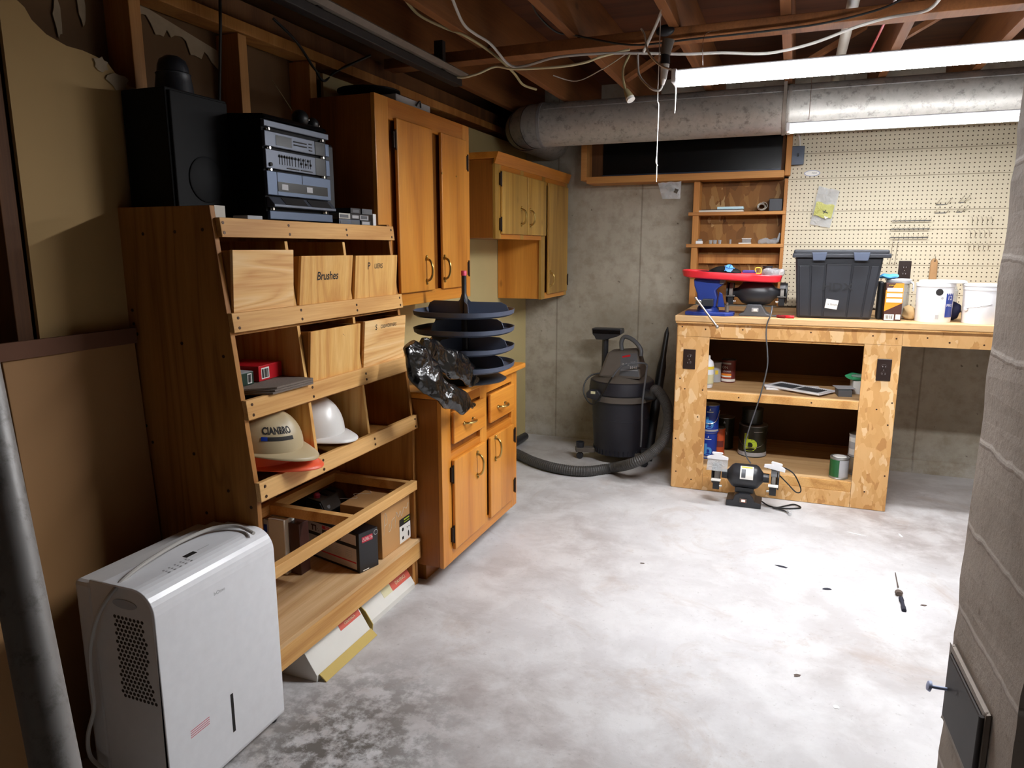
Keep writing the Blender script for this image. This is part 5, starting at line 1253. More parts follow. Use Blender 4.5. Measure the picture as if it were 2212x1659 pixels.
t.part('tommy_bar', MB().cyl(b0, b1, .0055).ball(b1, .010).ball(b0, .008), 'steel_rod', smooth=True)
t.done()

# ------------------------------------------------------------------ red tray and what lies on it
t0 = Vector((1.515, 4.26, 1.258)); tilt = -.055
def tray_xf(mb): return mb.rot(t0, 'Y', .050)
pr = []
for k_ in range(40):
    a = 2*PI*k_/40; e = .55; c_, s_ = math.cos(a), math.sin(a)
    pr.append((1.515 + .272*math.copysign(abs(c_)**e, c_), 4.26 + .155*math.copysign(abs(s_)**.7, s_)))
t = Thing('red_tray', 'bright red plastic tray balanced on the upper grinder and the vise', 'tray')
mb = MB(); sc_ = lambda f: [(1.515+(x-1.515)*f, 4.26+(y-4.26)*f) for x, y in pr]
rings = []
for f, h in ((.90, 1.226), (.97, 1.232), (1.0, 1.262), (.985, 1.266), (.95, 1.262), (.93, 1.240)):
    rings.append([mb.bm.verts.new((x, y, h)) for x, y in sc_(f)])
for A_, B_ in zip(rings, rings[1:]):
    for k_ in range(40): mb.bm.faces.new([A_[k_], A_[(k_+1) % 40], B_[(k_+1) % 40], B_[k_]])
mb.bm.faces.new(rings[0][::-1]); mb.bm.faces.new(rings[-1]); t.part('tray', tray_xf(mb), 'red_plastic', smooth=True)
t.done()
t = Thing('cap', 'black cloth cap with a pale blue emblem lying on the red tray', 'cap')
mb = MB(); mb.ball((1.475, 4.25, 1.262), .07, 1.35, .9, .62); mb.wobble(.012, 14)
for v in mb.bm.verts: v.co.z = max(v.co.z, 1.262)
t.part('crown', mb, 'black_matte', smooth=True)
mb = MB(); mb.ball((1.37, 4.22, 1.268), .05, 1.2, .8, .16); t.part('peak', mb, 'black_matte', smooth=True)
mb = MB().lathe([(.016, 0), (.022, .002), (.014, .003)], (1.505, 4.190, 1.290), (.1,-1,.35), 20)
for k_ in range(5):
    a = k_*2*PI/5; mb.cyl(Vector((1.505, 4.186, 1.290)), Vector((1.505+math.cos(a)*.03, 4.186, 1.290+math.sin(a)*.022)), .003, seg=6)
t.part('emblem', mb, 'can_lightblue', under=0)
t.done()
t = Thing('clamp', 'purple and yellow plastic clamp lying on the red tray', 'clamp')
t.part('bar', MB().box(1.575, 1.65, 4.20, 4.222, 1.264, 1.280), 'purple', .004)
t.part('loop', MB().tube([(1.645, 4.20, 1.270), (1.645, 4.20, 1.292), (1.672, 4.20, 1.292), (1.672, 4.20, 1.264), (1.648, 4.20, 1.264)], .003, 6, 3), 'yellow', smooth=True); t.done()
t = Thing('jar', 'dark glass jar standing on the red tray behind the clamp', 'jar')
t.part('glass', MB().lathe([(.026, 0), (.028, .004), (.028, .034), (.024, .040)], (1.705, 4.27, 1.254), ZU, 20), 'brown_print', smooth=True)
t.part('lid', MB().lathe([(.027, 0), (.027, .008)], (1.705, 4.27, 1.295), ZU, 20), 'tool_dark', smooth=True); t.done()
mb = MB(); mb.ball((1.735, 4.22, 1.258), .05, 1.25, .8, .75); mb.wobble(.02, 22)
for v in mb.bm.verts: v.co.z = max(v.co.z, 1.252)
one('crumpled_wrap', 'crumpled grey clear wrap on the far end of the red tray', 'wrap', mb, 'clear_cup', smooth=True)
t = Thing('pliers', 'pliers with red handles lying at the front of the bench by the tote', 'pliers')
t.part('handle', MB().tube([(1.80, 4.17, 1.034), (1.825, 4.155, 1.034), (1.86, 4.150, 1.034)], .0085, 10), 'red_gloss', smooth=True)
t.part('handle', MB().tube([(1.775, 4.165, 1.034), (1.79, 4.150, 1.034), (1.815, 4.140, 1.034)], .0085, 10), 'dark_red', smooth=True)
t.part('jaws', MB().tube([(1.79, 4.18, 1.034), (1.77, 4.19, 1.034), (1.745, 4.195, 1.032)], [.008, .006, .004], 8), 'tool_grey', smooth=True); t.done()

# ------------------------------------------------------------------ tote and pails
t = Thing('storage_tote', 'big black lidded plastic tote with a white label on the bench', 'tote')
ty0, ty1 = 4.215, 4.56
b = [(1.872, ty0), (2.238, ty0), (2.238, ty1), (1.872, ty1)]; u_ = [(1.846, ty0-.022), (2.272, ty0-.022), (2.272, ty1+.02), (1.846, ty1+.02)]
t.part('tub', MB().hexa([(x, y, BT) for x, y in b]+[(x, y, 1.355) for x, y in u_]), 'tote_plastic', .010)
def tf(u, v, off):              # point on the front of the tub
    p = Vector((1.872, ty0, BT)).lerp(Vector((2.238, ty0, BT)), u).lerp(Vector((1.846, ty0-.022, 1.355)).lerp(Vector((2.272, ty0-.022, 1.355)), u), v); return p + Vector((0, -off, 0))
def tp4(u0_, u1_, v0_, v1_, o0, o1): return MB().hexa([tf(u0_,v0_,o1), tf(u1_,v0_,o1), tf(u1_,v0_,o0), tf(u0_,v0_,o0), tf(u0_,v1_,o1), tf(u1_,v1_,o1), tf(u1_,v1_,o0), tf(u0_,v1_,o0)])
for (a_, b_) in ((.04, .17), (.19, .345), (.365, .66), (.68, .86), (.88, .97)): t.part('rib', tp4(a_, b_, .03, .89 if a_ > .3 and a_ < .6 else .86, 0, .006), 'tote_plastic', .004, under=0)
t.part('lettering', text('HDX', tf(.515, .52, .0065), XR, ZU, .040, squeeze=1.25, bold=.02, ext=.0012), 'black_plastic', under=0)
t.part('lid', MB().box(1.835, 2.296, ty0-.036, ty1+.034, 1.368, 1.392), 'tote_plastic', .008)
t.part('lid_lip', MB().box(1.83, 2.305, ty0-.042, ty1+.04, 1.350, 1.372), 'tote_plastic', .004)
for (a_, b_) in ((1.925, 2.0), (2.125, 2.205)): t.part('clasp', MB().prism([(a_, 1.378), (b_, 1.378), (b_-.008, 1.335), (a_+.008, 1.335)], 1, ty0-.052, ty0-.042), 'grey_tray', .003, under=1)
m = tp4(.385, .545, .165, .315, .0062, .0068); m.rot(tf(.46, .24, .006), 'Y', .13); lb_ = t.part('label', m, 'label_white', under=0)
m = text('x Smith', tf(.475, .235, .0078), Vector((1,0,-.13)), ZU, .012, ext=.0004, shear=.2); t.part('lettering', m, 'ink', under=0)
m = tp4(.36, .63, .115, .165, .006, .0064); t.part('old_sticker', m, 'tool_dark', under=0)
t.done()
t = Thing('oil_carton', 'slim orange, brown and white printed carton on the bench beside the tote', 'box')
x0_, x1_, y_ = 2.296, 2.378, 4.20
t.part('carton', MB().box(x0_, x1_, y_, y_+.10, BT, 1.222), 'brown_print', .002)
t.part('orange_area', MB().prism([(x0_+.045, 1.221), (x1_, 1.221), (x1_, 1.12), (x0_, 1.075), (x0_, 1.10), (x0_, 1.185), (x0_+.03, 1.195)], 1, y_-.0006, y_), 'orange_print', under=0)
for z in (1.178, 1.150, 1.122): t.part('white_band', MB().box(x0_+.006, x1_-.004, y_-.0014, y_-.0006, z, z+.019), 'label_white', under=0)
t.part('lettering', text('ETERNA', (x0_+.028, y_-.0008, 1.210), XR, ZU, .006), 'yellow', under=0)
t.part('barcode_label', MB().box(x0_+.003, x0_+.048, y_-.0014, y_-.0006, 1.030, 1.060), 'label_white', under=0); t.part('barcode_label', MB().box(x0_+.056, x1_-.004, y_-.0014, y_-.0006, 1.034, 1.060), 'label_white', under=0)
m = bars(0, 0, 1, 0, 1, 8); m.xf(Matrix(((0,.035,0,x0_+.008),(-1,0,0,y_-.0014),(0,0,.020,1.036),(0,0,0,1)))); t.part('barcode', m, 'ink', under=0); t.done()
one('black_bottle', 'black plastic bottle squeezed between the tote and the orange carton', 'bottle', MB().box(2.268, 2.292, 4.25, 4.34, BT, 1.228), 'black_plastic', .010)
t = Thing('canister', 'pale canister with a grey lid standing behind the orange carton', 'canister')
t.part('body', MB().lathe([(.050, 0), (.055, .01), (.055, .185), (.058, .19)], (2.375, 4.385, BT), ZU, 24), 'clear_cup', smooth=True)
t.part('lid', MB().lathe([(.060, 0), (.062, .004), (.062, .02), (.055, .026), (0, .026)], (2.375, 4.385, BT+.186), ZU, 24), 'label_grey', smooth=True)
t.part('handle', MB().tube([(2.420, 4.36, 1.225), (2.438, 4.34, 1.215), (2.440, 4.33, 1.175)], .004), 'label_grey', smooth=True); t.done()
mb = MB(); mb.ball((2.325, 4.375, 1.248), .035, 1.35, .9, .45); mb.wobble(.014, 30); one('rag', 'crumpled light blue rag on top of the canister by the tote', 'rag', mb, 'blue_rag', smooth=True)
mb = MB(); mb.ball((2.425, 4.31, 1.066), .042, .75, .9, .95); mb.wobble(.02, 25)
for v in mb.bm.verts: v.co.z = max(v.co.z, BT)
one('paper_bag', 'small crumpled brown paper bag between orange carton and white pail', 'bag', mb, 'paper_bag', smooth=True)
def pail(name, label, x, y, r, h, extras):
    t = Thing(name, label, 'pail'); t.part('body', MB().lathe([(r*.93, 0), (r*.95, .004), (r, h-.02), (r+.004, h-.016), (r+.004, h)], (x, y, BT), ZU, 40), 'white_plastic', smooth=True)
    extras(t, x, y, r, h); t.done()
def cylpatch(x, y, r, z0, z1, a0, a1, off=.0012, n=14):
    m = MB(); m.grid(lambda u, v: Vector((x+math.cos(a0+(a1-a0)*u)*(r+off), y+math.sin(a0+(a1-a0)*u)*(r+off), z0+(z1-z0)*v)), n, 1); return m
def cyltext(s, x, y, r, zc, h, a_mid, off=.0016, **k):
    m = text(s, (0,0,0), (1,0,0), (0,1,0), h, ext=0, **k)
    for v in m.bm.verts: a = a_mid + v.co.x/r; v.co = Vector((x+math.cos(a)*(r+off), y+math.sin(a)*(r+off), zc+v.co.y))
    return m
def ex1(t, x, y, r, h):
    t.part('open_lid', MB().lathe([(r*1.25, 0), (r*1.27, .004), (r*1.2, .012), (0, .014)], (x+.035, y+.03, BT+h+.001), ZU, 36), 'white_plastic', smooth=True)
    A = -PI/2-.05
    t.part('dark_circle', cylpatch(x, y, r*.985, BT+.135, BT+.165, A-.02, A+.32), 'white_plastic', under=0)
    m = MB(); a = A+.12; c_ = Vector((x+math.cos(a)*r*.985, y+math.sin(a)*r*.985, BT+.155)); m.lathe([(.017, 0), (.017, .002)], c_, (math.cos(a), math.sin(a), 0), 20); t.part('dark_spot', m, 'ink', under=0)
    m = MB(); a = A+.30; c_ = Vector((x+math.cos(a)*r*.985, y+math.sin(a)*r*.985, BT+.125)); m.lathe([(.006, 0), (.006, .002)], c_, (math.cos(a), math.sin(a), 0), 14); t.part('grey_spot', m, 'label_grey', under=0)
    t.part('blue_panel', cylpatch(x, y, r*.975, BT+.028, BT+.155, A+.55, A+1.15), 'vise_blue', under=0)
    t.part('lettering', cyltext('12', x, y, r*.98, BT+.125, .022, A+.78, .003), 'label_white', under=0)
    t.part('lettering', cyltext('PRO', x, y, r*.98, BT+.088, .014, A+.80, .003), 'label_white', under=0)
    t.part('barcode', cylpatch(x, y, r*.965, BT+.018, BT+.04, A+.02, A+.2), 'label_grey', under=0)
pail('pail', 'white pail with a dark round mark and the number 12 on a blue panel', 2.53, 4.255, .086, .198, ex1)
def ex2(t, x, y, r, h):
    t.part('lid', MB().lathe([(r+.006, 0), (r+.008, .004), (r+.006, .012), (0, .014)], (x, y, BT+h+.001), ZU, 36), 'white_plastic', smooth=True)
    t.part('ear', MB().lathe([(.012, 0), (.012, .006), (.006, .010)], (x-r*.86, y-r*.5, BT+.075), (-.86,-.5,0), 16), 'white_plastic', smooth=True)
    t.part('wire_handle', MB().tube([(x-r*.93, y-r*.55, BT+.075), (x-r*.5, y-r*1.02, BT+.085), (x+r*.2, y-r*1.06, BT+.10)], .0015, 6), 'chrome', smooth=True)
pail('pail', 'plain white lidded pail nearest the concrete block pier', 2.745, 4.24, .092, .185, ex2)
mb = MB(); mb.ball((2.637, 4.36, 1.075), .05, .7, .8, 1.0); mb.wobble(.02, 20)
for v in mb.bm.verts: v.co.z = max(v.co.z, BT)
one('navy_bag', 'small navy bag tucked between the two white pails', 'bag', mb, 'navy', smooth=True)
one('clear_jar', 'clear plastic jar behind the gap between the two white pails', 'jar', MB().lathe([(.04, 0), (.042, .15), (.036, .155), (.036, .17)], (2.64, 4.52, BT), ZU, 24), 'clear_cup', smooth=True)

# ------------------------------------------------------------------ cans and things on the bench shelves
def can(label, x, y, z, r, h, body, extras=None, lid='can_metal', name='paint_can', bail=False, sx=1.0):
    t = Thing(name, label, 'can')
    t.part('body', MB().lathe([(r, 0), (r+.002, .002), (r+.002, .005), (r, .007), (r, h-.007), (r+.002, h-.005), (r+.002, h)], (x, y, z), ZU, 32), body, smooth=True)
    t.part('lid', MB().lathe([(r+.001, 0), (r+.001, .003), (r*.86, .003), (r*.82, -.002+.003), (0, .002)], (x, y, z+h), ZU, 32), lid, smooth=True)
    if bail:
        t.part('wire_handle', MB().tube([(x-r-.003, y, z+h*.80), (x-r*.75, y-r*.95, z+h*.45), (x, y-r*1.18, z+h*.36), (x+r*.75, y-r*.95, z+h*.45), (x+r+.003, y, z+h*.80)], .0018, 6), 'chrome', smooth=True)
    if extras: extras(t, x, y, z, r, h)
    t.done()
A0 = -PI/2
def bluecan(t, x, y, z, r, h):
    t.part('light_band', cylpatch(x, y, r, z+.008, z+h*.12, A0-1.3, A0+1.3), 'label_grey', under=0)
    t.part('lettering', cyltext('b', x, y, r, z+h*.36, h*.42, A0+.12, bold=.03), 'can_lightblue', under=0)
    t.part('lettering', cyltext('Behr', x, y, r, z+h*.78, h*.07, A0+.15), 'label_white', under=0) if False else t.part('white_lines', cylpatch(x, y, r, z+h*.76, z+h*.79, A0-.25, A0+.45), 'label_white', under=0)
    t.part('triangle', MB().prism([(x+r*.02, z+h*.84), (x+r*.2, z+h*.84), (x+r*.11, z+h*.92)], 1, y-r-.0035, y-r-.002), 'label_white', under=0)
p = at(1535, 950, 1, 4.36)
can('blue paint can on the bottom shelf of the bench, lower of the stack', 1.425, 4.36, .145, .052, .160, 'can_blue', bluecan)
can('blue paint can with a wire handle, upper of the stack on the bottom shelf', 1.428, 4.36, .309, .054, .165, 'can_blue', bluecan, bail=True)
can('rusty orange can half behind the stack of blue paint cans', 1.475, 4.46, .145, .040, .165, 'can_orange', lambda t, x, y, z, r, h: t.part('label_band', cylpatch(x, y, r, z+.05, z+.09, A0-1, A0+1), 'can_maroon', under=0))
can('dark can with pale lettering deep on the bottom shelf of the bench', 1.50, 4.62, .145, .055, .20, 'can_dark', lambda t, x, y, z, r, h: (t.part('lettering', cyltext('en', x, y, r, z+.11, .03, A0), 'label_grey', under=0), t.part('triangle', MB().prism([(x-.008, z+.17), (x+.008, z+.17), (x, z+.185)], 1, y-r-.004, y-r-.002), 'label_grey', under=0)))
def greencan(t, x, y, z, r, h):
    t.part('pale_foot', cylpatch(x, y, r, z+.006, z+.030, A0-1.5, A0+1.5), 'label_grey', under=0)
    t.part('lettering', cyltext('b', x, y, r, z+.088, .105, A0-.12, bold=.03, squeeze=1.15), 'lime', under=0, label='big lime green letter')
    t.part('white_line', cylpatch(x, y, r, z+.158, z+.161, A0+.1, A0+.8), 'label_grey', under=0)
can('dark green gallon can with a big lime letter on the bottom shelf', 1.675, 4.52, .145, .083, .19, 'can_dark', greencan, bail=True)
can('dark can standing on the gallon can with the lime letter', 1.665, 4.54, .340, .062, .09, 'can_dark', None, lid='can_dark')
def gcan(t, x, y, z, r, h):
    t.part('green_label', cylpatch(x, y, r, z+.012, z+h-.01, A0-1.5, A0-.05), 'can_green', under=0)
    t.part('grey_label', cylpatch(x, y, r, z+.012, z+h-.01, A0-.04, A0+1.5), 'label_grey', under=0)
    t.part('paint_drips', MB().lathe([(r*.75, 0), (r*.6, .003), (0, .003)], (x, y, z+h+.0025), ZU, 20), 'label_white', under=1)
can('green and grey paint can with white paint on its lid, front of the bottom shelf', 2.150, 4.215, .145, .048, .118, 'can_metal', gcan)
can('pale paint can half hidden behind the corner panel on the bottom shelf', 2.262, 4.32, .145, .055, .10, 'can_metal', None)
can('white and grey can on top of the half hidden pale can', 2.250, 4.33, .249, .052, .125, 'label_grey', lambda t, x, y, z, r, h: (t.part('white_band', cylpatch(x, y, r, z+.085, z+.11, A0-1.4, A0+1.4), 'label_white', under=0), t.part('white_patch', cylpatch(x, y, r, z+.012, z+.045, A0-1.2, A0+.9), 'label_white', under=0)))
def stain(t, x, y, z, r, h):
    t.part('white_foot', cylpatch(x, y, r, z+.006, z+.022, A0-1.4, A0+1.4), 'label_white', under=0)
    t.part('orange_band', cylpatch(x, y, r, z+.026, z+.034, A0-1.4, A0+.5), 'can_orange', under=0); t.part('pink_band', cylpatch(x, y, r, z+.034, z+.042, A0-1.4, A0+.5), 'label_white', under=0); t.part('orange_band', cylpatch(x, y, r, z+.043, z+.055, A0-1.4, A0+.5), 'orange_print', under=0)
    t.part('lettering', cyltext('CLEANER', x, y, r, z+.068, .010, A0-.25), 'label_grey', under=0); t.part('lettering', cyltext('ON', x, y, r, z+.092, .018, A0-.45), 'label_white', under=0)
    t.part('grey_band', cylpatch(x, y, r, z+.112, z+.122, A0-1.4, A0+.4), 'label_grey', under=0)
can('maroon and orange striped can on the middle shelf of the bench', 1.510, 4.50, .595, .042, .135, 'can_maroon', stain, lid='can_dark')
can('small grey can between the spray bottle and the striped can', 1.435, 4.47, .595, .034, .120, 'label_grey', lambda t, x, y, z, r, h: t.part('yellow_mark', cylpatch(x, y, r, z+.05, z+.075, A0+.1, A0+.6), 'yellow', under=0))
t = Thing('spray_bottle', 'white and yellow bottle showing past the corner panel on the middle shelf', 'bottle')
bx_ = at(1530, 830, 1, 4.27).x
t.part('body', MB().lathe([(.030, 0), (.033, .01), (.036, .06), (.036, .13), (.030, .155), (.014, .168)], (bx_-.008, 4.27, .5945), ZU, 24), 'white_plastic', smooth=True)
t.part('yellow_label', cylpatch(bx_-.008, 4.27, .0365, .620, .675, A0-1.2, A0+1.4, .0012), 'tile_box_cream', under=0); t.part('yellow_label', cylpatch(bx_-.008, 4.27, .0365, .705, .722, A0-1.2, A0+1.4, .0012), 'yellow', under=0)
t.part('cap', MB().lathe([(.013, 0), (.012, .02), (0, .021)], (bx_-.008, 4.27, .763), ZU, 16), 'white_plastic', smooth=True); t.done()
# floor registers and small things on the middle shelf
def register(label, c, w, d, rot, z, mid=True):
    t = Thing('floor_register', label, 'register', 'white floor registers on the bench shelf'); x, y = c
    M = Matrix.Translation((x, y, z)) @ Matrix.Rotation(rot, 4, 'Z')
    m = MB()
    for b_ in ((-w/2, w/2, -d/2, -d/2+.022), (-w/2, w/2, d/2-.022, d/2), (-w/2, -w/2+.022, -d/2+.022, d/2-.022), (w/2-.022, w/2, -d/2+.022, d/2-.022), (-.006, .006, -d/2+.022, d/2-.022)): m.box(b_[0], b_[1], b_[2], b_[3], 0, .010)
    t.part('frame', m.xf(M), 'white_plastic', .0015)
    m = MB(); n_ = 26
    for i in range(n_): xx = -w/2+.026+(w-.052)*i/(n_-1); m.box(xx-.0018, xx+.0018, -d/2+.024, d/2-.024, .003, .008)
    t.part('louvres', m.xf(M), 'tool_grey', stuff=True); t.done()
register('white floor register lying flat under the tilted one on the middle shelf', (1.88, 4.40), .30, .14, .12, .5945)
register('white floor register on top of the other, nearer the front of the middle shelf', (1.915, 4.345), .34, .17, -.55, .6055)
boxy('grey_card', 'sheet of grey card lying beside the floor registers on the middle shelf', 'card', 2.10, 2.20, 4.30, 4.40, .630, .633, 'label_grey', .2)
boxy('grey_block', 'small dark grey block under the sheet of grey card on the middle shelf', 'block', 2.11, 2.18, 4.255, 4.38, .5945, .6295, 'tool_grey', .1)
boxy('white_pad', 'white pad on the block near the corner panel, middle shelf', 'pad', 2.19, 2.30, 4.36, 4.46, .5945, .668, 'label_white', .1)
mb = MB(); mb.ball((2.215, 4.40, .685), .042, 1.5, 1, .5); mb.wobble(.012, 25)
for v in mb.bm.verts: v.co.z = max(v.co.z, .669)
t = Thing('green_packet', 'green and clear crinkled packet on the white pad of the middle shelf', 'packet')
t.part('packet', mb, 'green_glass', smooth=True); mb = MB(); mb.ball((2.222, 4.37, .697), .026, 1.6, .8, .4); t.part('clear_window', mb, 'clear_cup', smooth=True); t.done()

# ------------------------------------------------------------------ pegboard fittings
def wire_rail(label, x0, x1, z, n, drop):
    t = Thing('hook_rail', label, 'hook rail', 'wire hook rails on the pegboard')
    t.part('rail', MB().tube([(x0, 4.905, z), (x1, 4.905, z)], .0028, 6, 1), 'tool_grey', smooth=True)
    for i in range(n):
        x = x0+.01+(x1-x0-.02)*i/(n-1); t.part('prong', MB().tube([(x, 4.928, z+.012), (x, 4.905, z+.002), (x+.004, 4.885, z+drop), (x+.006, 4.880, z+drop+.008)], .0014, 5, 2), 'chrome', smooth=True)
    t.done()
wire_rail('wire hook rail on the pegboard, highest of the three over the tote end', 2.370, 2.575, 1.560, 8, .006)
wire_rail('wire hook rail on the pegboard, middle one of the three', 2.368, 2.572, 1.512, 8, .008)
wire_rail('wire hook rail on the pegboard, lowest of the three with long hooks below', 2.368, 2.568, 1.463, 8, .004)
def double_hook(label, x, z, w):
    t = Thing('double_hook', label, 'hook', 'double wire hooks on the pegboard')
    t.part('bar', MB().tube([(x-w/2, 4.9285, z-.022), (x+w/2, 4.9285, z-.022)], .0025, 6, 1), 'tool_grey', smooth=True)
    for s_ in (-1, 1): t.part('prong', MB().tube([(x+s_*w/2, 4.9285, z-.022), (x+s_*w/2+.012, 4.90, z), (x+s_*w/2+.016, 4.87, z+.012)], .0025, 6, 3), 'chrome', smooth=True)
    t.done()
double_hook('wide double wire hook, upper left one of the four above the pails'.replace('upper left one', 'upper one nearer the tote'), 2.62, 1.672, .055)
double_hook('wide double wire hook, lower one nearer the tote of the four above the pails', 2.62, 1.625, .060)
double_hook('narrow double wire hook, upper one nearer the pier of the four above the pails', 2.720, 1.682, .026)
double_hook('narrow double wire hook, lower one nearer the pier of the four above the pails', 2.715, 1.628, .030)
rows_ = [(1.565, 'top row'), (1.490, 'middle row'), (1.415, 'bottom row')]; pos_ = ['nearest the tote', 'next to the one nearest the tote', 'in mid row', 'next to the one nearest the pier', 'nearest the pier']
for z, rn in rows_:
    for i in range(5):
        x = 2.775 + .024*i + (0 if rn != 'top row' else .004)
        m = MB().tube([(x, 4.928, z+.012), (x, 4.905, z+.012), (x+.002, 4.885, z-.006), (x+.002, 4.880, z-.022), (x+.001, 4.892, z-.030)], .0016, 6, 3)
        one('peg_hook', f'small wire peg hook near the pier, {rn}, {pos_[i]}', 'hook', m, 'chrome', smooth=True, group='small wire peg hooks')
for i, x in enumerate((2.385, 2.412)):
    one('long_hook', ['long thin wire hook hanging beside the lid of the tote, the nearer to it', 'long thin wire hook hanging beside the lid of the tote, the farther from it'][i], 'hook', MB().tube([(x, 4.928, 1.45), (x, 4.905, 1.448), (x-.004, 4.90, 1.38), (x-.008, 4.895, 1.31), (x-.014, 4.885, 1.302), (x-.012, 4.875, 1.318)], .0016, 6, 4), 'chrome', smooth=True)
t = Thing('wooden_tool', 'worn wooden tool handle hanging on the pegboard behind the white pail', 'handle')
t.part('handle', MB().prism([(2.592, 1.035), (2.636, 1.035), (2.634, 1.28), (2.632, 1.325), (2.624, 1.338), (2.612, 1.342), (2.602, 1.336), (2.596, 1.32)], 1, 4.905, 4.927), 'wood_handle', .006)
t.part('hanging_hole', MB().lathe([(.004, 0), (.004, .001)], (2.616, 4.9045, 1.325), (0,-1,0), 12), 'ink', under=0)
t.part('hook', MB().tube([(2.616, 4.929, 1.352), (2.616, 4.90, 1.352), (2.616, 4.896, 1.330)], .0016, 6, 3), 'chrome', smooth=True); t.done()
t = Thing('sticker', 'small oval sticker with dark lettering high on the pegboard', 'sticker')
t.part('oval', MB().lathe([(.046, 0), (.046, .0008)], (1.906, 4.9296, 1.854), (0,-1,0), 32, sy=.40), 'pale_blue') 
t.part('field', MB().lathe([(.041, 0), (.041, .0004)], (1.906, 4.9286, 1.854), (0,-1,0), 32, sy=.36), 'label_white', under=0)
t.part('lettering', text('FOX', (1.918, 4.9280, 1.854), XR, ZU, .010, shear=.2), 'ink', under=0); t.done()
def baggie(label, pts, y, content, name='plastic_bag'):
    """hanging film bag: outline in x, z"""
    t = Thing(name, label, 'bag')
    cx_ = sum(p[0] for p in pts)/4; m = MB()
    q = [Vector((x, y, z)) for x, z in pts]           # bottom left, bottom right, top right, top left
    def f(u, v, s_): p = q[0].lerp(q[1], u).lerp(q[3].lerp(q[2], u), v); return p + Vector((0, s_*.012*math.sin(PI*u)*math.sin(PI*min(1, v*1.15)) - .002 + noise.noise(p*40)*.006, noise.noise(p*30+Vector((3,0,0)))*.006))
    m.grid(lambda u, v: f(u, v, -1), 14, 18); m.grid(lambda u, v: f(u, v, .4)+Vector((0,.003,0)), 14, 18)
    t.part('film', m, 'clear_film', smooth=True)
    if content: content(t, q)
    t.done()
def cont1(t, q):
    m = MB(); m.grid(lambda u, v: q[0].lerp(q[1], .06+.88*u).lerp(q[3].lerp(q[2], .06+.88*u), .24+.36*v + .02*math.sin(u*9)) + Vector((0, -.016-.004*math.sin(PI*u), 0)), 10, 8)
    t.part('yellow_sheet', m, 'yellow_film', smooth=True)
    c_ = q[0].lerp(q[2], .52) + Vector((.0, -.022, -.030)); t.part('screws', MB().cyl(c_+Vector((-.014,0,.008)), c_+Vector((.016,0,-.006)), .0025).cyl(c_+Vector((-.008,0,-.008)), c_+Vector((.004,0,.012)), .0025), 'tool_dark', smooth=True)
    c_ = q[0].lerp(q[1], .74)+Vector((0,-.02,.055)); t.part('white_bits', MB().ball(c_, .006).ball(c_+Vector((.008,0,.004)), .005).ball(c_+Vector((-.004,0,.008)), .005), 'label_white', smooth=True)
baggie('clear bag of yellow card and screws hanging on the pegboard', [(1.915, 1.545), (2.030, 1.520), (2.070, 1.742), (1.950, 1.775)], 4.915, cont1)
def cont2(t, q):
    c_ = q[0].lerp(q[2], .62) + Vector((.0, -.004, -.012)); m = MB().box(c_.x-.03, c_.x+.03, c_.y-.006, c_.y+.006, c_.z-.015, c_.z+.012); m.rot(c_, 'Y', .4); t.part('metal_bracket', m, 'chrome', .002)
baggie('small clear bag with a metal bracket hanging under the window ledge', [(1.018, 1.712), (1.132, 1.708), (1.135, 1.82), (.988, 1.815)], 4.78, cont2)

# ------------------------------------------------------------------ things on the wall shelf
boxy('paper_stack', 'low stack of papers on the upper wall shelf', 'papers', 1.235, 1.515, 4.862, 4.975, 1.6285, 1.640, 'paper_white', .0)
boxy('dark_folder', 'thin dark folder on the stack of papers on the upper wall shelf', 'folder', 1.255, 1.47, 4.87, 4.975, 1.6405, 1.645, 'tool_dark', .02)
boxy('pale_box', 'flat pale mint box on the papers of the upper wall shelf', 'box', 1.355, 1.515, 4.88, 4.97, 1.6455, 1.661, 'mint', .0)
t = Thing('paper_roll', 'loosely rolled paper tube on the upper wall shelf', 'paper roll')
m = MB(); nn = 60
def spiral(u): a = u*2*PI*2.3; r = .016+.006*u*2.3; return (1.625+math.cos(a)*r+.012*max(0, u-.8)*5, 1.6285+.030+math.sin(a)*r*.9)
m.grid(lambda u, v: Vector((spiral(u)[0], 4.865+.10*v, spiral(u)[1])), nn, 2)
t.part(None, m, 'paper_white', smooth=True, solid=.0012); t.done()
boxy('black_box', 'dark plastic box beside the paper roll on the upper wall shelf', 'box', 1.668, 1.748, 4.88, 4.97, 1.6285, 1.705, 'tote_plastic', .0, .004)
t = Thing('small_box', 'tiny white box with a grey top on the lower wall shelf', 'box')
t.part('box', MB().box(1.232, 1.275, 4.856, 4.89, 1.4275, 1.447), 'white_plastic', .003); t.part('grey_top', MB().box(1.245, 1.27, 4.862, 4.885, 1.4475, 1.459), 'can_metal', .003); t.done()
for x, r, lab in ((1.325, .012, 'clear plastic cup by the tiny white box on the lower wall shelf'), (1.352, .013, 'clear plastic cup in the middle of three on the lower wall shelf'), (1.382, .011, 'clear plastic cup farthest from the tiny white box on the lower wall shelf')):
    one('plastic_cup', lab, 'cup', MB().lathe([(r*.8, 0), (r, .024), (r*.92, .024), (r*.72, .002)], (x, 4.875, 1.4275), ZU, 16), 'clear_cup', smooth=True, group='clear plastic cups on the lower wall shelf')
one('glass_vial', 'thin clear vial standing alone on the lower wall shelf', 'vial', MB().lathe([(.007, 0), (.007, .026), (.005, .028)], (1.448, 4.875, 1.4275), ZU, 12), 'clear_cup', smooth=True)
t = Thing('clear_box', 'small hinged clear plastic box standing open on the lower wall shelf', 'box')
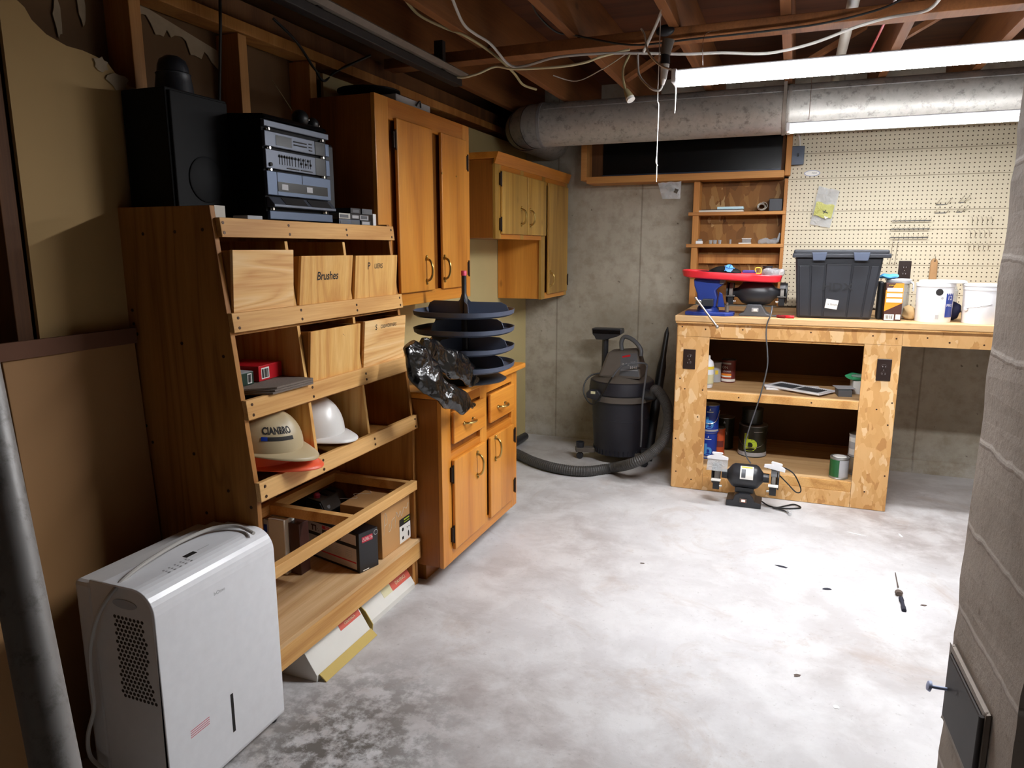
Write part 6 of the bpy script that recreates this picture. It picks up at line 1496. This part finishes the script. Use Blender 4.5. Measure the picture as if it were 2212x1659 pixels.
t.part('tray', MB().box(1.50, 1.575, 4.862, 4.91, 1.4275, 1.434), 'label_white', .001); t.part('case', MB().box(1.52, 1.573, 4.865, 4.905, 1.4345, 1.458), 'clear_cup', .002); t.part('lid', MB().box(1.518, 1.575, 4.862, 4.908, 1.4585, 1.462), 'label_white', .001); t.done()
mb = MB(); mb.ball((1.68, 4.90, 1.44), .042, 1.5, .7, .55); mb.wobble(.016, 28)
mb.prism([(1.725, 1.44), (1.74, 1.44), (1.748, 1.49), (1.74, 1.495)], 1, 4.87, 4.90)
for v in mb.bm.verts: v.co.z = max(v.co.z, 1.4275); v.co.y = max(v.co.y, 4.855); v.co.x = min(v.co.x, 1.750)
one('crumpled_wrap', 'crumpled clear wrap with a stiff flap at the end of the lower wall shelf', 'wrap', mb, 'clear_cup', smooth=True)

# ------------------------------------------------------------------ bits on the floor
def flake(label, px, py, w, l, rot, mat, name='debris', h=.002):
    p = at(px, py, 2, 0); rnd = random.Random(px); pts = [(p.x+math.cos(2*PI*i/9)*w*rnd.uniform(.6, 1.2), p.y+math.sin(2*PI*i/9)*l*rnd.uniform(.6, 1.2)) for i in range(9)]
    m = MB().prism(pts, 2, 0.0005, h); m.rot((p.x, p.y, 0), 'Z', rot); one(name, label, 'debris', m, mat)
p0, p1, p2, p3 = at(1934, 1237, 2, .006), at(1940, 1268, 2, .006), at(1942, 1285, 2, .006), at(1953, 1319, 2, .006)
t = Thing('scraper', 'thin pointed tool with a dark handle lying on the open floor', 'tool')
t.part('blade', MB().cyl(p0, p1, .0018, .0028), 'debris', smooth=True); t.part('collar', MB().lathe([(.013, 0), (.016, .012), (.012, .024)], (p2.x, p2.y+.02, .012), (0,-1,0), 12, sy=.7), 'debris')
t.part('handle', MB().tube([at(1946, 1292, 2, .008), at(1949, 1302, 2, .008), p3], [.009, .007, .009], 10), 'debris_dark', smooth=True); t.done()
flake('blue-black flake of debris on the open floor between bench and scraper', 1787, 1273, .022, .009, .3, 'debris_dark')
flake('dark smear-like flake on the floor in front of the bench grinder', 1690, 1225, .030, .010, -.2, 'debris_dark')
flake('brown chip on the floor in front of the base cupboard', 1387, 1217, .010, .006, .2, 'debris')
flake('white paint chip on the floor near the open end of the bench', 1945, 1157, .006, .030, .25, 'debris_white')
flake('white paint chip on the floor in front of the bench corner', 1850, 1154, .05, .004, -.3, 'debris_white')
flake('tan chip nearest the pier on the floor', 1995, 1308, .012, .006, .2, 'debris')
flake('small dark chip low on the floor nearer the camera', 1722, 1460, .012, .008, .6, 'debris')
flake('white chip low on the floor nearer the camera', 1805, 1528, .010, .010, .1, 'debris_white')
